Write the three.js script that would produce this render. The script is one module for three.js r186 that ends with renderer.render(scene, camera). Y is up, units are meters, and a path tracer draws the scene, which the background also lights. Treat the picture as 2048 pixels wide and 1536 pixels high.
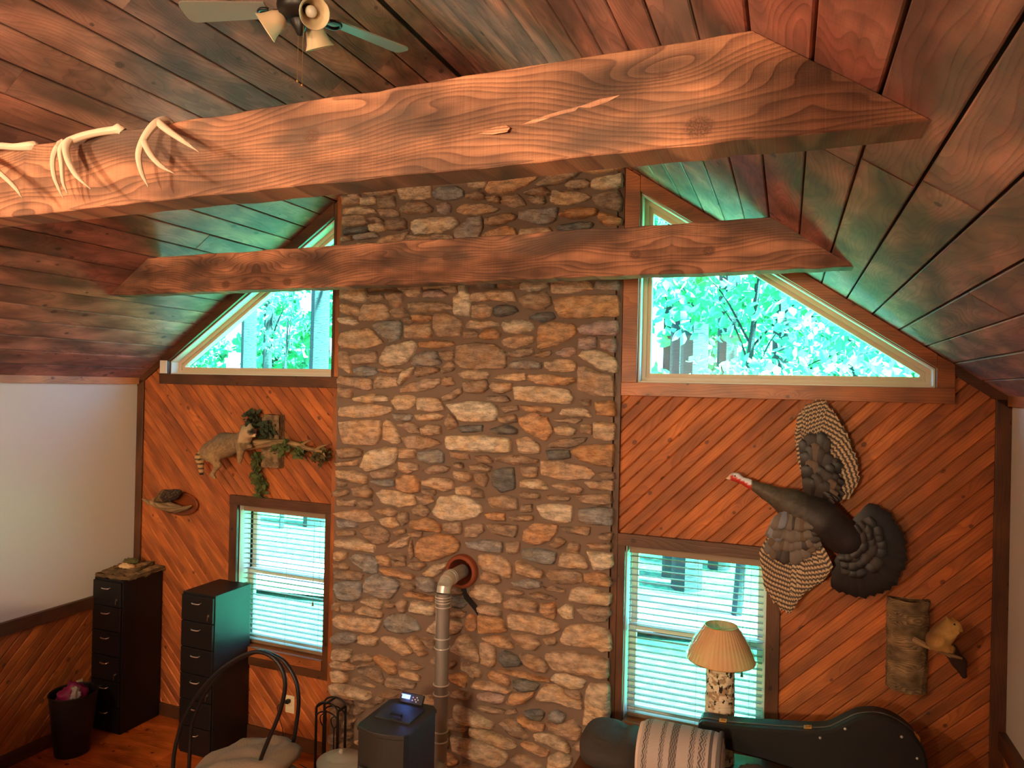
import * as THREE from 'three';
import { mergeGeometries, mergeVertices } from 'three/addons/utils/BufferGeometryUtils.js';
import { RoundedBoxGeometry } from 'three/addons/geometries/RoundedBoxGeometry.js';
import { MarchingCubes } from 'three/addons/objects/MarchingCubes.js';
import { createNoise2D, createNoise3D } from 'simplex-noise';

// ---------------------------------------------------------------- camera, sky, sun, exposure
const scene = new THREE.Scene();
const EYE = new THREE.Vector3(1.767, 2.44, 3.82), FOCAL = 1396.5;      // metres; focal length in pixels of a 2048 x 1536 frame
const yaw = 0.37649, pitch = 0.00298, roll = 0.02163;
const camera = new THREE.PerspectiveCamera(2 * Math.atan(768 / FOCAL) * 180 / Math.PI, 2048 / 1536, 0.05, 200);
const fwd = new THREE.Vector3(-Math.sin(yaw) * Math.cos(pitch), Math.sin(pitch), -Math.cos(yaw) * Math.cos(pitch));
const rgt0 = new THREE.Vector3(Math.cos(yaw), 0, -Math.sin(yaw)), up0 = new THREE.Vector3().crossVectors(rgt0, fwd);
const rgt = rgt0.clone().multiplyScalar(Math.cos(roll)).addScaledVector(up0, Math.sin(roll));
const upv = up0.clone().multiplyScalar(Math.cos(roll)).addScaledVector(rgt0, -Math.sin(roll));
camera.position.copy(EYE);
camera.quaternion.setFromRotationMatrix(new THREE.Matrix4().makeBasis(rgt, upv, fwd.clone().negate()));
camera.updateMatrixWorld();

const renderer = new THREE.WebGLRenderer({ antialias: true });
renderer.toneMapping = THREE.LinearToneMapping;
renderer.toneMappingExposure = 1.0;
renderer.shadowMap.enabled = true;

scene.background = new THREE.Color().setRGB(0.22, 0.56, 1.0);         // bright hazy daylight, cool beside the warm lamps
scene.backgroundIntensity = 13;
const sun = new THREE.DirectionalLight(new THREE.Color().setRGB(0.225, 0.95, 0.80), 420.0);
sun.position.set(7, 18, -5.6); sun.target.position.set(0, 0, -6);
sun.castShadow = true; sun.shadow.radius = 6;
Object.assign(sun.shadow.camera, { left: -25, right: 25, top: 25, bottom: -25, near: 0.5, far: 60 });
scene.add(sun, sun.target);

// ---------------------------------------------------------------- small helpers
let seedState = 7;
const rnd = () => { seedState = (seedState + 0x6d2b79f5) | 0; let t = Math.imul(seedState ^ (seedState >>> 15), 1 | seedState); t = (t + Math.imul(t ^ (t >>> 7), 61 | t)) ^ t; return ((t ^ (t >>> 14)) >>> 0) / 4294967296; };
const rr = (a, b) => a + (b - a) * rnd();
const seeded = (s) => { let k = s; return () => { k = (k * 16807) % 2147483647; return (k - 1) / 2147483646; }; };
const n2 = createNoise2D(seeded(11)), n3 = createNoise3D(seeded(23));
const fbm = (x, y, o = 4) => { let s = 0, a = 0.5; for (let i = 0; i < o; i++) { s += a * n2(x, y); x = x * 2.03 + 5.1; y = y * 2.03 - 3.7; a *= 0.5; } return s; };
const clamp = (v, a = 0, b = 1) => Math.min(b, Math.max(a, v));
const sstep = (a, b, v) => { const t = clamp((v - a) / (b - a)); return t * t * (3 - 2 * t); };
const mix3 = (a, b, t) => [a[0] + (b[0] - a[0]) * t, a[1] + (b[1] - a[1]) * t, a[2] + (b[2] - a[2]) * t];
const V = (x, y, z) => new THREE.Vector3(x, y, z);
const srgb = (r, g, b) => new THREE.Color().setRGB(r / 255, g / 255, b / 255, THREE.SRGBColorSpace);
// the point of the upright plane z = d (metres) that lies on the line of sight through a pixel: for tracing outlines at their true distance
const at = (px, py, d) => { const v = fwd.clone().addScaledVector(rgt, (px - 1024) / FOCAL).addScaledVector(upv, -(py - 768) / FOCAL); return EYE.clone().addScaledVector(v, (d - EYE.z) / v.z); };

const taken = {};
const numbered = (n) => { const k = taken[n] = (taken[n] ?? -1) + 1; return k ? `${n}_${String(k).padStart(3, '0')}` : n; };
function tag(o, label, category, group) { o.userData.label = label; o.userData.category = category; if (group) o.userData.group = group; return o; }
function thing(name, label, category, pos = [0, 0, 0], group) {
  const g = new THREE.Group(); g.name = numbered(name); g.position.set(...pos); scene.add(g); return tag(g, label, category, group);
}
function struct(name) { const g = new THREE.Group(); g.name = numbered(name); g.userData.kind = 'structure'; scene.add(g); return g; }
function mesh(name, geo, mat, parent) { const m = new THREE.Mesh(geo, mat); m.name = name; m.castShadow = m.receiveShadow = true; parent.add(m); return m; }
function box(x0, x1, y0, y1, z0, z1, bevel = 0) {
  const g = bevel ? new RoundedBoxGeometry(x1 - x0, y1 - y0, z1 - z0, 1, bevel) : new THREE.BoxGeometry(x1 - x0, y1 - y0, z1 - z0);
  const p = g.attributes.position, n = g.attributes.normal, uv = g.attributes.uv;
  for (let i = 0; i < p.count; i++) {                                   // uv in metres, u along the longer way of the face
    const a = Math.abs(n.getX(i)), b = Math.abs(n.getY(i)), c = Math.abs(n.getZ(i)), d = [x1 - x0, y1 - y0, z1 - z0], q = [p.getX(i), p.getY(i), p.getZ(i)];
    let [s, t] = a > b && a > c ? [2, 1] : b > c ? [0, 2] : [0, 1];
    if (d[t] > d[s]) [s, t] = [t, s];
    uv.setXY(i, q[s] + x0 * 1.7 + z0, q[t] + y0 * 1.3);
  }
  g.translate((x0 + x1) / 2, (y0 + y1) / 2, (z0 + z1) / 2); return g;
}
function extrude(pts, depth, z0 = 0, holes = [], bevel = 0) {
  const s = new THREE.Shape(pts.map(([x, y]) => new THREE.Vector2(x, y)));
  for (const h of holes) s.holes.push(new THREE.Path(h.map(([x, y]) => new THREE.Vector2(x, y))));
  const g = new THREE.ExtrudeGeometry(s, { depth: depth - 2 * bevel, bevelEnabled: bevel > 0, bevelSize: bevel, bevelThickness: bevel, bevelOffset: -bevel, bevelSegments: 1, steps: 1 });
  g.translate(0, 0, z0 + bevel); return g;
}
// a board: length along x, width along y, face at z = t, long edges chamfered; u along the grain, in metres
function plankGeo(len, wid, t, c, u0 = 0, v0 = 0) {
  const prof = [[-wid / 2, 0], [-wid / 2, t - c], [-wid / 2 + c, t], [wid / 2 - c, t], [wid / 2, t - c], [wid / 2, 0]];
  const P = [], U = [];
  const put = (x, i) => { P.push(x, prof[i][0], prof[i][1]); U.push(u0 + x, v0 + prof[i][0] + (i === 0 ? -0.01 : i === 5 ? 0.01 : 0)); };
  for (let i = 0; i < 5; i++) { put(-len / 2, i + 1); put(-len / 2, i); put(len / 2, i); put(-len / 2, i + 1); put(len / 2, i); put(len / 2, i + 1); }
  for (const s of [-1, 1]) for (let i = 1; i < 5; i++) { put(s * len / 2, 0); if (s < 0) { put(s * len / 2, i + 1); put(s * len / 2, i); } else { put(s * len / 2, i); put(s * len / 2, i + 1); } }
  const g = new THREE.BufferGeometry();
  g.setAttribute('position', new THREE.Float32BufferAttribute(P, 3)); g.setAttribute('uv', new THREE.Float32BufferAttribute(U, 2));
  g.computeVertexNormals(); return g;
}
const placed = (g, X, Y, Z, o) => g.applyMatrix4(new THREE.Matrix4().makeBasis(X, Y, Z).setPosition(o));
// a tube with a radius for each point
function taper(pts, radii, seg = 24, around = 8) {
  const curve = new THREE.CatmullRomCurve3(pts), g = new THREE.TubeGeometry(curve, seg, 1, around, false), p = g.attributes.position;
  for (let i = 0; i <= seg; i++) {
    const t = i / seg, c = curve.getPointAt(t), f = curve.getUtoTmapping(t) * (radii.length - 1), k = Math.min(radii.length - 2, Math.floor(f)), r = radii[k] + (radii[k + 1] - radii[k]) * (f - k);
    for (let j = 0; j <= around; j++) { const q = i * (around + 1) + j; p.setXYZ(q, c.x + (p.getX(q) - c.x) * r, c.y + (p.getY(q) - c.y) * r, c.z + (p.getZ(q) - c.z) * r); }
  }
  const uv = g.attributes.uv; for (let i = 0; i < uv.count; i++) uv.setXY(i, uv.getX(i) * curve.getLength(), uv.getY(i) * 0.1);
  g.computeVertexNormals(); return g;
}
const rod = (a, b, r, n = 8) => { const d = b.clone().sub(a), g = new THREE.CylinderGeometry(r, r, d.length(), n); g.applyQuaternion(new THREE.Quaternion().setFromUnitVectors(V(0, 1, 0), d.clone().normalize())); const m = a.clone().add(b).multiplyScalar(0.5); return g.translate(m.x, m.y, m.z); };
const bar = (a, b, w, h = w) => { const d = b.clone().sub(a), g = new THREE.BoxGeometry(w, d.length(), h); g.applyQuaternion(new THREE.Quaternion().setFromUnitVectors(V(0, 1, 0), d.clone().normalize())); const m = a.clone().add(b).multiplyScalar(0.5); return g.translate(m.x, m.y, m.z); };
const join = (list) => mergeGeometries(list.map((g) => { const q = g.index ? g.toNonIndexed() : g; for (const k of Object.keys(q.attributes)) if (!['position', 'normal', 'uv'].includes(k)) q.deleteAttribute(k); return q; }));
function warp(g, amp, freq, s = 0) {                                   // roughen a shape
  g = mergeVertices(g.index ? g : g); const p = g.attributes.position; g.computeVertexNormals(); const n = g.attributes.normal;
  for (let i = 0; i < p.count; i++) { const x = p.getX(i), y = p.getY(i), z = p.getZ(i), d = amp * (n3(x * freq + s, y * freq, z * freq) + 0.5 * n3(x * freq * 2.3, y * freq * 2.3 + s, z * freq * 2.3)); p.setXYZ(i, x + n.getX(i) * d, y + n.getY(i) * d, z + n.getZ(i) * d); }
  g.computeVertexNormals(); return g;
}
// a body: tapered capsules joined by a smooth minimum and meshed; paint(point) gives its colour
function body(bones, cell, paint, k = 0.02) {
  const lo = V(1e9, 1e9, 1e9), hi = V(-1e9, -1e9, -1e9);
  for (const [a, ra, b, rb] of bones) for (const [p, r] of [[a, ra], [b, rb]]) { lo.min(p.clone().subScalar(r + 0.02)); hi.max(p.clone().addScalar(r + 0.02)); }
  const mid = lo.clone().add(hi).multiplyScalar(0.5), half = Math.max(hi.x - lo.x, hi.y - lo.y, hi.z - lo.z) / 2, N = Math.min(120, Math.ceil(2 * half / cell));
  const mc = new MarchingCubes(N, new THREE.MeshStandardMaterial(), false, false, 120000); mc.isolation = 0;
  const p = V(0, 0, 0), ab = V(0, 0, 0), ap = V(0, 0, 0);
  for (let z = 0; z < N; z++) for (let y = 0; y < N; y++) for (let x = 0; x < N; x++) {
    p.set((x - N / 2) / (N / 2), (y - N / 2) / (N / 2), (z - N / 2) / (N / 2)).multiplyScalar(half).add(mid);
    let d = 1e9;
    for (const [a, ra, b, rb] of bones) {
      ab.subVectors(b, a); ap.subVectors(p, a); const t = clamp(ap.dot(ab) / Math.max(ab.lengthSq(), 1e-9)), e = ap.addScaledVector(ab, -t).length() - (ra + (rb - ra) * t);
      const h = clamp(0.5 + 0.5 * (d - e) / k); d = d > 1e8 ? e : d + (e - d) * h - k * h * (1 - h);
    }
    mc.field[N * N * z + N * y + x] = -d;
  }
  mc.update();
  let g = new THREE.BufferGeometry(); const P = new Float32Array(mc.count * 3);
  for (let i = 0; i < mc.count; i++) { P[3 * i] = mc.positionArray[3 * i] * half + mid.x; P[3 * i + 1] = mc.positionArray[3 * i + 1] * half + mid.y; P[3 * i + 2] = mc.positionArray[3 * i + 2] * half + mid.z; }
  g.setAttribute('position', new THREE.BufferAttribute(P, 3)); g = mergeVertices(g, 1e-5); g.computeVertexNormals();
  const C = new Float32Array(g.attributes.position.count * 3);
  for (let i = 0; i < C.length / 3; i++) { const c = paint(p.fromBufferAttribute(g.attributes.position, i), i); C.set(c, 3 * i); }
  g.setAttribute('color', new THREE.BufferAttribute(C, 3)); return g;
}

// ---------------------------------------------------------------- textures and materials
function tex(w, h, fn, isColor = true) {
  const d = new Uint8Array(w * h * 4);
  for (let y = 0; y < h; y++) for (let x = 0; x < w; x++) { const c = fn(x / w, y / h), i = 4 * (y * w + x); d[i] = clamp(c[0]) * 255; d[i + 1] = clamp(c[1]) * 255; d[i + 2] = clamp(c[2]) * 255; d[i + 3] = 255; }
  const t = new THREE.DataTexture(d, w, h); t.magFilter = THREE.LinearFilter; t.minFilter = THREE.LinearMipmapLinearFilter; t.generateMipmaps = true;
  t.wrapS = t.wrapT = THREE.MirroredRepeatWrapping; if (isColor) t.colorSpace = THREE.SRGBColorSpace; t.needsUpdate = true; return t;
}
const scaled = (t, u, v) => { const c = t.clone(); c.repeat.set(1 / u, 1 / v); c.needsUpdate = true; return c; };
// sawn wood, L x W metres: growth rings that swirl round knots, fibres, blotches of stain; returns [colour, relief]
function wood(s, w, h, L, W, { rings = 45, wave = 1.6, knots = 6, knotR = 0.012, dark, light, knot, blotch = 0.1, stain = null, stainAmt = 0, saw = 0, ringC = 0.55 }) {
  const R = seeded(s * 977 + 13), K = []; for (let i = 0; i < knots; i++) K.push([R() * L, R() * W, knotR * (0.5 + R())]);
  const relief = new Float32Array(w * h), kn = new Float32Array(w * h);
  for (let j = 0; j < h; j++) for (let i = 0; i < w; i++) {
    const X = i / w * L, Y = j / h * W; let f = Y * rings + wave * fbm(X * 0.7 + s, Y * 3.1, 3) * 2, k = 0;
    for (const [kx, ky, r] of K) { const dx = (X - kx) / 3.2, dy = Y - ky, d2 = (dx * dx + dy * dy) / (r * r); if (d2 < 60) { f += 2.6 * Math.exp(-d2 / 9); const e = ((X - kx) * (X - kx) / 1.7 + dy * dy) / (r * r); k = Math.max(k, 1 - sstep(0.25, 1.0, e)); } }
    const q = f - Math.floor(f), ring = Math.pow(q, 2.2) * (q > 0.93 ? (1 - q) / 0.07 : 1), fib = n2(X * 9 + s, Y * 420) * 0.5 + n2(X * 30, Y * 900 + s) * 0.3;
    relief[j * w + i] = clamp(0.62 - ringC * ring + 0.14 * fib + (saw ? saw * n2(X * 230, Y * 2.5 + s) : 0)); kn[j * w + i] = k;
  }
  const map = tex(w, h, (u, v) => {
    const i = Math.min(h - 1, Math.floor(v * h)) * w + Math.min(w - 1, Math.floor(u * w)), X = u * L, Y = v * W; let c = mix3(dark, light, relief[i]);
    const b = 1 + blotch * 2 * fbm(X * 1.9 + 3 * s, Y * 5, 3); c = [c[0] * b, c[1] * b, c[2] * b];
    if (stain) { const m = stainAmt * sstep(0.02, 0.45, fbm(X * 1.1 - s, Y * 3.3 + 7, 4)); c = mix3(c, mix3([c[0] * 0.5, c[1] * 0.5, c[2] * 0.5], stain, 0.75), m); }
    return mix3(c, knot, 0.75 * kn[i] * (0.75 + 0.5 * n2(X * 160, Y * 160)));
  });
  const bump = tex(w, h, (u, v) => { const i = Math.min(h - 1, Math.floor(v * h)) * w + Math.min(w - 1, Math.floor(u * w)), r = relief[i] * (1 - 0.4 * kn[i]); return [r, r, r]; }, false);
  return [map, bump];
}
const c8 = (r, g, b) => [r / 255, g / 255, b / 255];
const pineT = wood(3, 1024, 512, 2.4, 0.6, { rings: 70, knots: 26, knotR: 0.011, dark: c8(150, 82, 40), light: c8(206, 126, 66), knot: c8(62, 30, 16), blotch: 0.16, ringC: 0.5 });
const ceilT = wood(5, 2048, 512, 3.2, 0.8, { rings: 30, wave: 3.6, knots: 20, knotR: 0.013, dark: c8(100, 66, 47), light: c8(162, 112, 80), knot: c8(52, 34, 26), blotch: 0.26, stain: c8(104, 84, 64), stainAmt: 0.5, saw: 0.06, ringC: 0.34 });
const beamT = wood(9, 2048, 256, 2.2, 0.27, { rings: 62, wave: 3.4, knots: 5, knotR: 0.018, dark: c8(92, 56, 37), light: c8(188, 128, 86), knot: c8(90, 54, 34), blotch: 0.34, stain: c8(92, 72, 56), stainAmt: 0.75, saw: 0.08, ringC: 0.5 });
const greyT = wood(14, 512, 256, 0.8, 0.4, { rings: 60, wave: 3, knots: 3, knotR: 0.012, dark: c8(92, 76, 58), light: c8(172, 150, 118), knot: c8(52, 38, 26), blotch: 0.25, ringC: 0.7 });
const woodMat = ([m, b], u, v, color, rough, bump) => new THREE.MeshStandardMaterial({ map: scaled(m, u, v), bumpMap: scaled(b, u, v), bumpScale: bump, color, roughness: rough });
const tint = (base, c) => { const m = base.clone(); m.color = c; return m; };
const C = (r, g, b) => new THREE.Color().setRGB(r, g, b);
const pineM = woodMat(pineT, 2.4, 0.6, C(1, 1, 1), 0.62, 0.0006);
const pines = [C(0.86, 0.82, 0.68), C(0.77, 0.7, 0.57), C(0.68, 0.59, 0.48), C(0.92, 0.88, 0.75), C(0.82, 0.75, 0.62)].map((c) => tint(pineM, c));
const ceilM = woodMat(ceilT, 3.2, 0.8, C(1, 1, 1), 0.72, 0.0016);
const ceils = [C(1.3, 1.32, 2.0), C(1.1, 1.06, 1.56), C(1.42, 1.5, 2.3), C(0.94, 0.92, 1.4), C(1.26, 1.2, 1.7), C(1.2, 1.28, 1.95)].map((c) => tint(ceilM, c));
const beamM = woodMat(beamT, 2.2, 0.27, C(0.86, 1.0, 1.3), 0.75, 0.003);
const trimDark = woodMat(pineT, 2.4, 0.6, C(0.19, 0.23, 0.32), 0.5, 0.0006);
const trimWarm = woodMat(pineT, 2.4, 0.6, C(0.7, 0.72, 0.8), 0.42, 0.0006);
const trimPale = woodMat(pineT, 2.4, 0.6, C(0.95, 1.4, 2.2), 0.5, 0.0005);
const floorM = woodMat(pineT, 2.4, 0.6, C(0.95, 0.7, 0.5), 0.25, 0.0003);
const floors = [C(0.95, 0.7, 0.5), C(0.82, 0.58, 0.4), C(1.0, 0.76, 0.54)].map((c) => tint(floorM, c));
const greyWood = woodMat(greyT, 0.8, 0.4, C(0.95, 0.86, 0.7), 0.85, 0.003);
const driftM = woodMat(greyT, 0.8, 0.4, C(1.25, 1.12, 0.86), 0.85, 0.004);
const plain = (c, rough = 0.6, extra = {}) => new THREE.MeshStandardMaterial({ color: c, roughness: rough, ...extra });
const darkGap = plain(srgb(38, 24, 17), 0.9);

const grainT = tex(512, 512, (u, v) => { const k = 0.5 + 0.5 * fbm(u * 60, v * 60, 4); return [k, k, k]; }, false);
const plasterM = plain(srgb(200, 195, 188), 0.75, { bumpMap: scaled(grainT, 0.5, 0.5), bumpScale: 0.0012 });
const mortarM = plain(srgb(146, 124, 108), 0.95, { bumpMap: scaled(grainT, 0.18, 0.18), bumpScale: 0.006 });
const stoneT = tex(1024, 1024, (u, v) => {
  const a = fbm(u * 7, v * 16, 5), b = fbm(u * 24 + 9, v * 60, 3), m = fbm(u * 4 + 31, v * 5, 3), cr = 1 - sstep(0.0, 0.05, Math.abs(fbm(u * 6 + 60, v * 15, 3)));
  let k = 0.9 + 0.26 * a + 0.1 * b; k *= 1 - 0.12 * cr; const w = sstep(-0.15, 0.4, m);
  return [k * (0.98 + 0.05 * w), k * (0.95 - 0.01 * w), k * (0.92 - 0.08 * w)];
});
const stoneB = tex(1024, 1024, (u, v) => { const a = fbm(u * 8, v * 26, 5), cr = 1 - sstep(0.0, 0.06, Math.abs(fbm(u * 6 + 60, v * 15, 3))), k = 0.55 + 0.5 * a + 0.12 * n2(u * 160, v * 160) - 0.3 * cr; return [k, k, k]; }, false);
const stoneBase = plain(C(1, 1, 1), 0.85, { map: scaled(stoneT, 0.8, 0.8), bumpMap: scaled(stoneB, 0.8, 0.8), bumpScale: 0.009 });
const stoneCol = { t: [[218, 197, 173], [209, 186, 163], [222, 205, 182]], l: [[231, 223, 205], [228, 217, 198]], o: [[209, 172, 138], [202, 164, 128], [213, 180, 147]], b: [[183, 162, 142], [172, 155, 140], [191, 170, 152]], g: [[172, 172, 175], [163, 168, 173]], d: [[122, 128, 133], [129, 135, 138]], p: [[200, 184, 187], [191, 178, 182]] };
const stoneM = {}; for (const k in stoneCol) stoneM[k] = stoneCol[k].map((c) => tint(stoneBase, srgb(...c)));
const blackMetal = plain(srgb(24, 24, 26), 0.45, { metalness: 0.3 });
const blackEnamel = plain(srgb(14, 14, 16), 0.5);
const stoveM = plain(srgb(34, 35, 34), 0.55, { bumpMap: scaled(grainT, 0.2, 0.2), bumpScale: 0.0006 });
const steel = plain(srgb(220, 214, 206), 0.3, { metalness: 0.6 });
const galv = plain(srgb(190, 184, 176), 0.42, { metalness: 0.45, bumpMap: scaled(grainT, 0.4, 0.4), bumpScale: 0.0008 });
const brass = plain(srgb(206, 160, 88), 0.3, { metalness: 0.9 });
const vinyl = plain(srgb(206, 178, 146), 0.5), vinylWhite = plain(srgb(214, 210, 198), 0.5);
const glassM = new THREE.MeshPhysicalMaterial({ color: 0xffffff, transmission: 1, thickness: 0, roughness: 0.0, ior: 1.45 });
const ivory = plain(srgb(226, 212, 176), 0.45);
const furM = new THREE.MeshStandardMaterial({ vertexColors: true, roughness: 0.95, bumpMap: null });

// ---------------------------------------------------------------- the room: 5.44 m wide, gable wall at z = 0
const HALF = 2.718, EAVE = 2.43, SLOPE = 0.688, DEEP = 7.2, TH = Math.atan(SLOPE), ct = Math.cos(TH), st = Math.sin(TH);
const ceilY = (x) => EAVE + (HALF - Math.abs(x)) * SLOPE;
const flip = (pts) => pts.map(([x, y]) => [-x, y]).reverse();
const upR = [[1.0, 2.475], [2.415, 2.475], [2.415, 2.565], [1.0, 3.516]], upL = flip(upR);
const loR = [0.955, 1.685, 0.62, 1.58], loL = [-1.75, -1.02, 0.62, 1.58];
const flueHole = (r) => Array.from({ length: 28 }, (_, i) => [-0.012 + r * Math.cos(i * Math.PI / 14), 1.335 + r * Math.sin(i * Math.PI / 14)]);
const rect = ([a, b, c, d]) => [[a, c], [b, c], [b, d], [a, d]];

{ // floor: slab and laid boards
  const f = struct('floor');
  mesh('slab', box(-HALF - 0.15, HALF + 0.15, -0.25, -0.014, -0.15, DEEP + 0.15), darkGap, f);
  for (let r = 0; r < 60; r++) {
    const z = 0.06 + r * 0.12; let x = -HALF - rr(0, 1.0);
    while (x < HALF) { const L = r < 20 ? rr(1.0, 1.5) : 6; const a = Math.max(x, -HALF), b = Math.min(x + L, HALF); if (b - a > 0.05) { const g = plankGeo(b - a - 0.001, 0.119, 0.014, 0.001, rr(0, 2), rr(0, 0.5)); placed(g, V(1, 0, 0), V(0, 0, -1), V(0, 1, 0), V((a + b) / 2, -0.014, z)); mesh('floor_board', g, floors[Math.floor(rnd() * 3)], f); } x += L; }
  }
}
{ // ceiling: two slopes of rough boards 14 cm wide, open joints, on a dark backing
  const c = struct('ceiling');
  for (const s of [-1, 1]) {
    const off = 0.02, slab = extrude([[s * (HALF + 0.5), EAVE - 0.5 * SLOPE], [0, EAVE + HALF * SLOPE], [0, EAVE + HALF * SLOPE + 0.25], [s * (HALF + 0.5), EAVE - 0.5 * SLOPE + 0.25]].map(([x, y]) => [x + s * st * off, y + ct * off]), DEEP + 0.6, -0.35);
    mesh('roof_slab', slab, darkGap, c);
    const X = V(0, 0, s), Y = V(-s * ct, st, 0), Z = V(-s * st, -ct, 0);
    for (let k = 0; k < 24; k++) {
      const d = Math.min(0.003 + (k + 0.5) * 0.1395, 3.3); let z = -rr(0, 3.2);
      while (z < DEEP) {
        const L = rr(2.6, 4.4), a = Math.max(z, 0), b = Math.min(z + L, DEEP);
        if (b - a > 0.08) {
          const g = plankGeo(b - a - 0.002, k === 23 ? 0.1 : 0.1325, 0.02, 0.003, rr(0, 3), rr(0, 0.8)), m = V(s * HALF, EAVE, (a + b) / 2).addScaledVector(Y, d).addScaledVector(Z, -0.02 + rr(-0.0015, 0.0015));
          placed(g, X, Y, Z, m); mesh('ceiling_board', g, ceils[Math.floor(rnd() * ceils.length)], c);
        }
        z += L;
      }
    }
  }
}
// tongue-and-groove boards laid at 45 degrees within a region; in(p) tells whether a point of the wall plane is covered
function diagonal(parent, X, Y, Z, o, from, to, reach, inside, w = 0.0555) {
  for (let c = from; c < to; c += w) {
    let start = null; const p = V(0, 0, 0);
    for (let t = -reach; t <= reach; t += 0.006) {
      p.copy(o).addScaledVector(X, t).addScaledVector(Y, c); const ok = inside(p);
      if (ok && start === null) start = t;
      if ((!ok || t + 0.006 > reach) && start !== null) {
        if (t - start > 0.04) { const g = plankGeo(t - start, w - 0.0008, 0.012, 0.0055, rr(0, 2.4), rr(0, 0.6)); placed(g, X, Y, Z, o.clone().addScaledVector(X, (t + start) / 2).addScaledVector(Y, c)); mesh('board', g, pines[Math.floor(rnd() * pines.length)], parent); }
        start = null;
      }
    }
  }
}
const R2 = Math.SQRT1_2;
{ // gable wall with four openings, boards mirrored about the chimney
  const w = struct('wall_back'), e = 0.02;
  mesh('wall_panel', extrude([[-HALF - 0.15, -0.2], [HALF + 0.15, -0.2], [HALF + 0.15, ceilY(HALF + 0.15) + e], [0, ceilY(0) + e], [-HALF - 0.15, ceilY(HALF + 0.15) + e]], 0.16, -0.16, [upR, upL, rect(loR), rect(loL), flueHole(0.08)]), darkGap, w);
  const hit = ([a, b, c, d], p, g) => p.x > a - g && p.x < b + g && p.y > c - g && p.y < d + g;
  const inside = (lo, s) => (p) => { const x = s * p.x; return x > 0.87 && x < HALF + 0.01 && p.y > -0.02 && p.y < ceilY(x) + 0.01 && !hit(lo, p, 0.032) && !(x > 0.96 && x < 2.455 && p.y > 2.44 && p.y < 2.565 + (2.415 - x) * 0.672 + 0.05); };
  diagonal(w, V(R2, R2, 0), V(-R2, R2, 0), V(0, 0, 1), V(0, 0, 0), -1.95, 1.95, 4.6, inside(loR, 1));
  diagonal(w, V(R2, -R2, 0), V(R2, R2, 0), V(0, 0, 1), V(0, 0, 0), -1.95, 1.95, 4.6, inside(loL, -1));
}
for (const s of [-1, 1]) { // side walls: plaster over a panelled dado
  const w = struct(s < 0 ? 'wall_left' : 'wall_right');
  mesh('plaster', box(Math.min(s * HALF, s * (HALF + 0.15)), Math.max(s * HALF, s * (HALF + 0.15)), -0.2, EAVE + 0.02, -0.0, DEEP), plasterM, w);
  const Z = V(-s, 0, 0), X = s < 0 ? V(0, R2, -R2) : V(0, -R2, R2), Y = V(0, R2, R2);
  diagonal(w, X, Y, Z, V(s * HALF, 0, 0), 0.03, s < 0 ? 2.6 : 1.6, 3, (p) => p.y > -0.02 && p.y < 0.87 && p.z > -0.01 && p.z < (s < 0 ? 3.2 : 1.6));
  const x0 = (t) => [Math.min(s * HALF, s * (HALF - t)), Math.max(s * HALF, s * (HALF - t))];
  mesh('dado_panel', box(...x0(0.012), 0, 0.87, s < 0 ? 3.18 : 1.58, DEEP), pines[1], w);
  mesh('chair_rail', box(...x0(0.03), 0.835, 0.914, 0, DEEP), trimDark, w);
  mesh('baseboard', box(...x0(0.022), 0, 0.09, 0, DEEP), trimDark, w);
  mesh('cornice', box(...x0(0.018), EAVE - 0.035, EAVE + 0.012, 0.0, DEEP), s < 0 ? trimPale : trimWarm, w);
}
{ const w = struct('wall_front'), e = 0.02; mesh('plaster', extrude([[-HALF - 0.15, -0.2], [HALF + 0.15, -0.2], [HALF + 0.15, ceilY(HALF + 0.15) + e], [0, ceilY(0) + e], [-HALF - 0.15, ceilY(HALF + 0.15) + e]], 0.15, DEEP), plasterM, w); }
{ // boards that edge the gable wall
  const b = struct('baseboard_back');
  mesh('board', box(-HALF, -0.93, 0, 0.09, 0.0, 0.024, 0.003), trimDark, b); mesh('board', box(0.88, HALF, 0, 0.09, 0.0, 0.024, 0.003), trimDark, b);
  for (const s of [-1, 1]) {
    const t = struct(`trim_${s < 0 ? 1 : 2}`), X = (a, c) => [Math.min(s * a, s * c), Math.max(s * a, s * c)];
    mesh('corner_board', box(...X(HALF - 0.062, HALF), 0.09, EAVE, 0.012, 0.028, 0.003), trimDark, t);
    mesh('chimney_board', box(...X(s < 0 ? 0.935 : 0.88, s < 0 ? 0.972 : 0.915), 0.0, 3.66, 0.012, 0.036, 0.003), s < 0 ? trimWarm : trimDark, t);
    const q = [[HALF, EAVE - 0.05], [HALF, EAVE + 0.01], [2.44, ceilY(2.44) + 0.01], [2.44, ceilY(2.44) - 0.05]]; mesh('rake_board', extrude(s > 0 ? q : flip(q), 0.02, 0.008), trimDark, t);
  }
}
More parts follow.
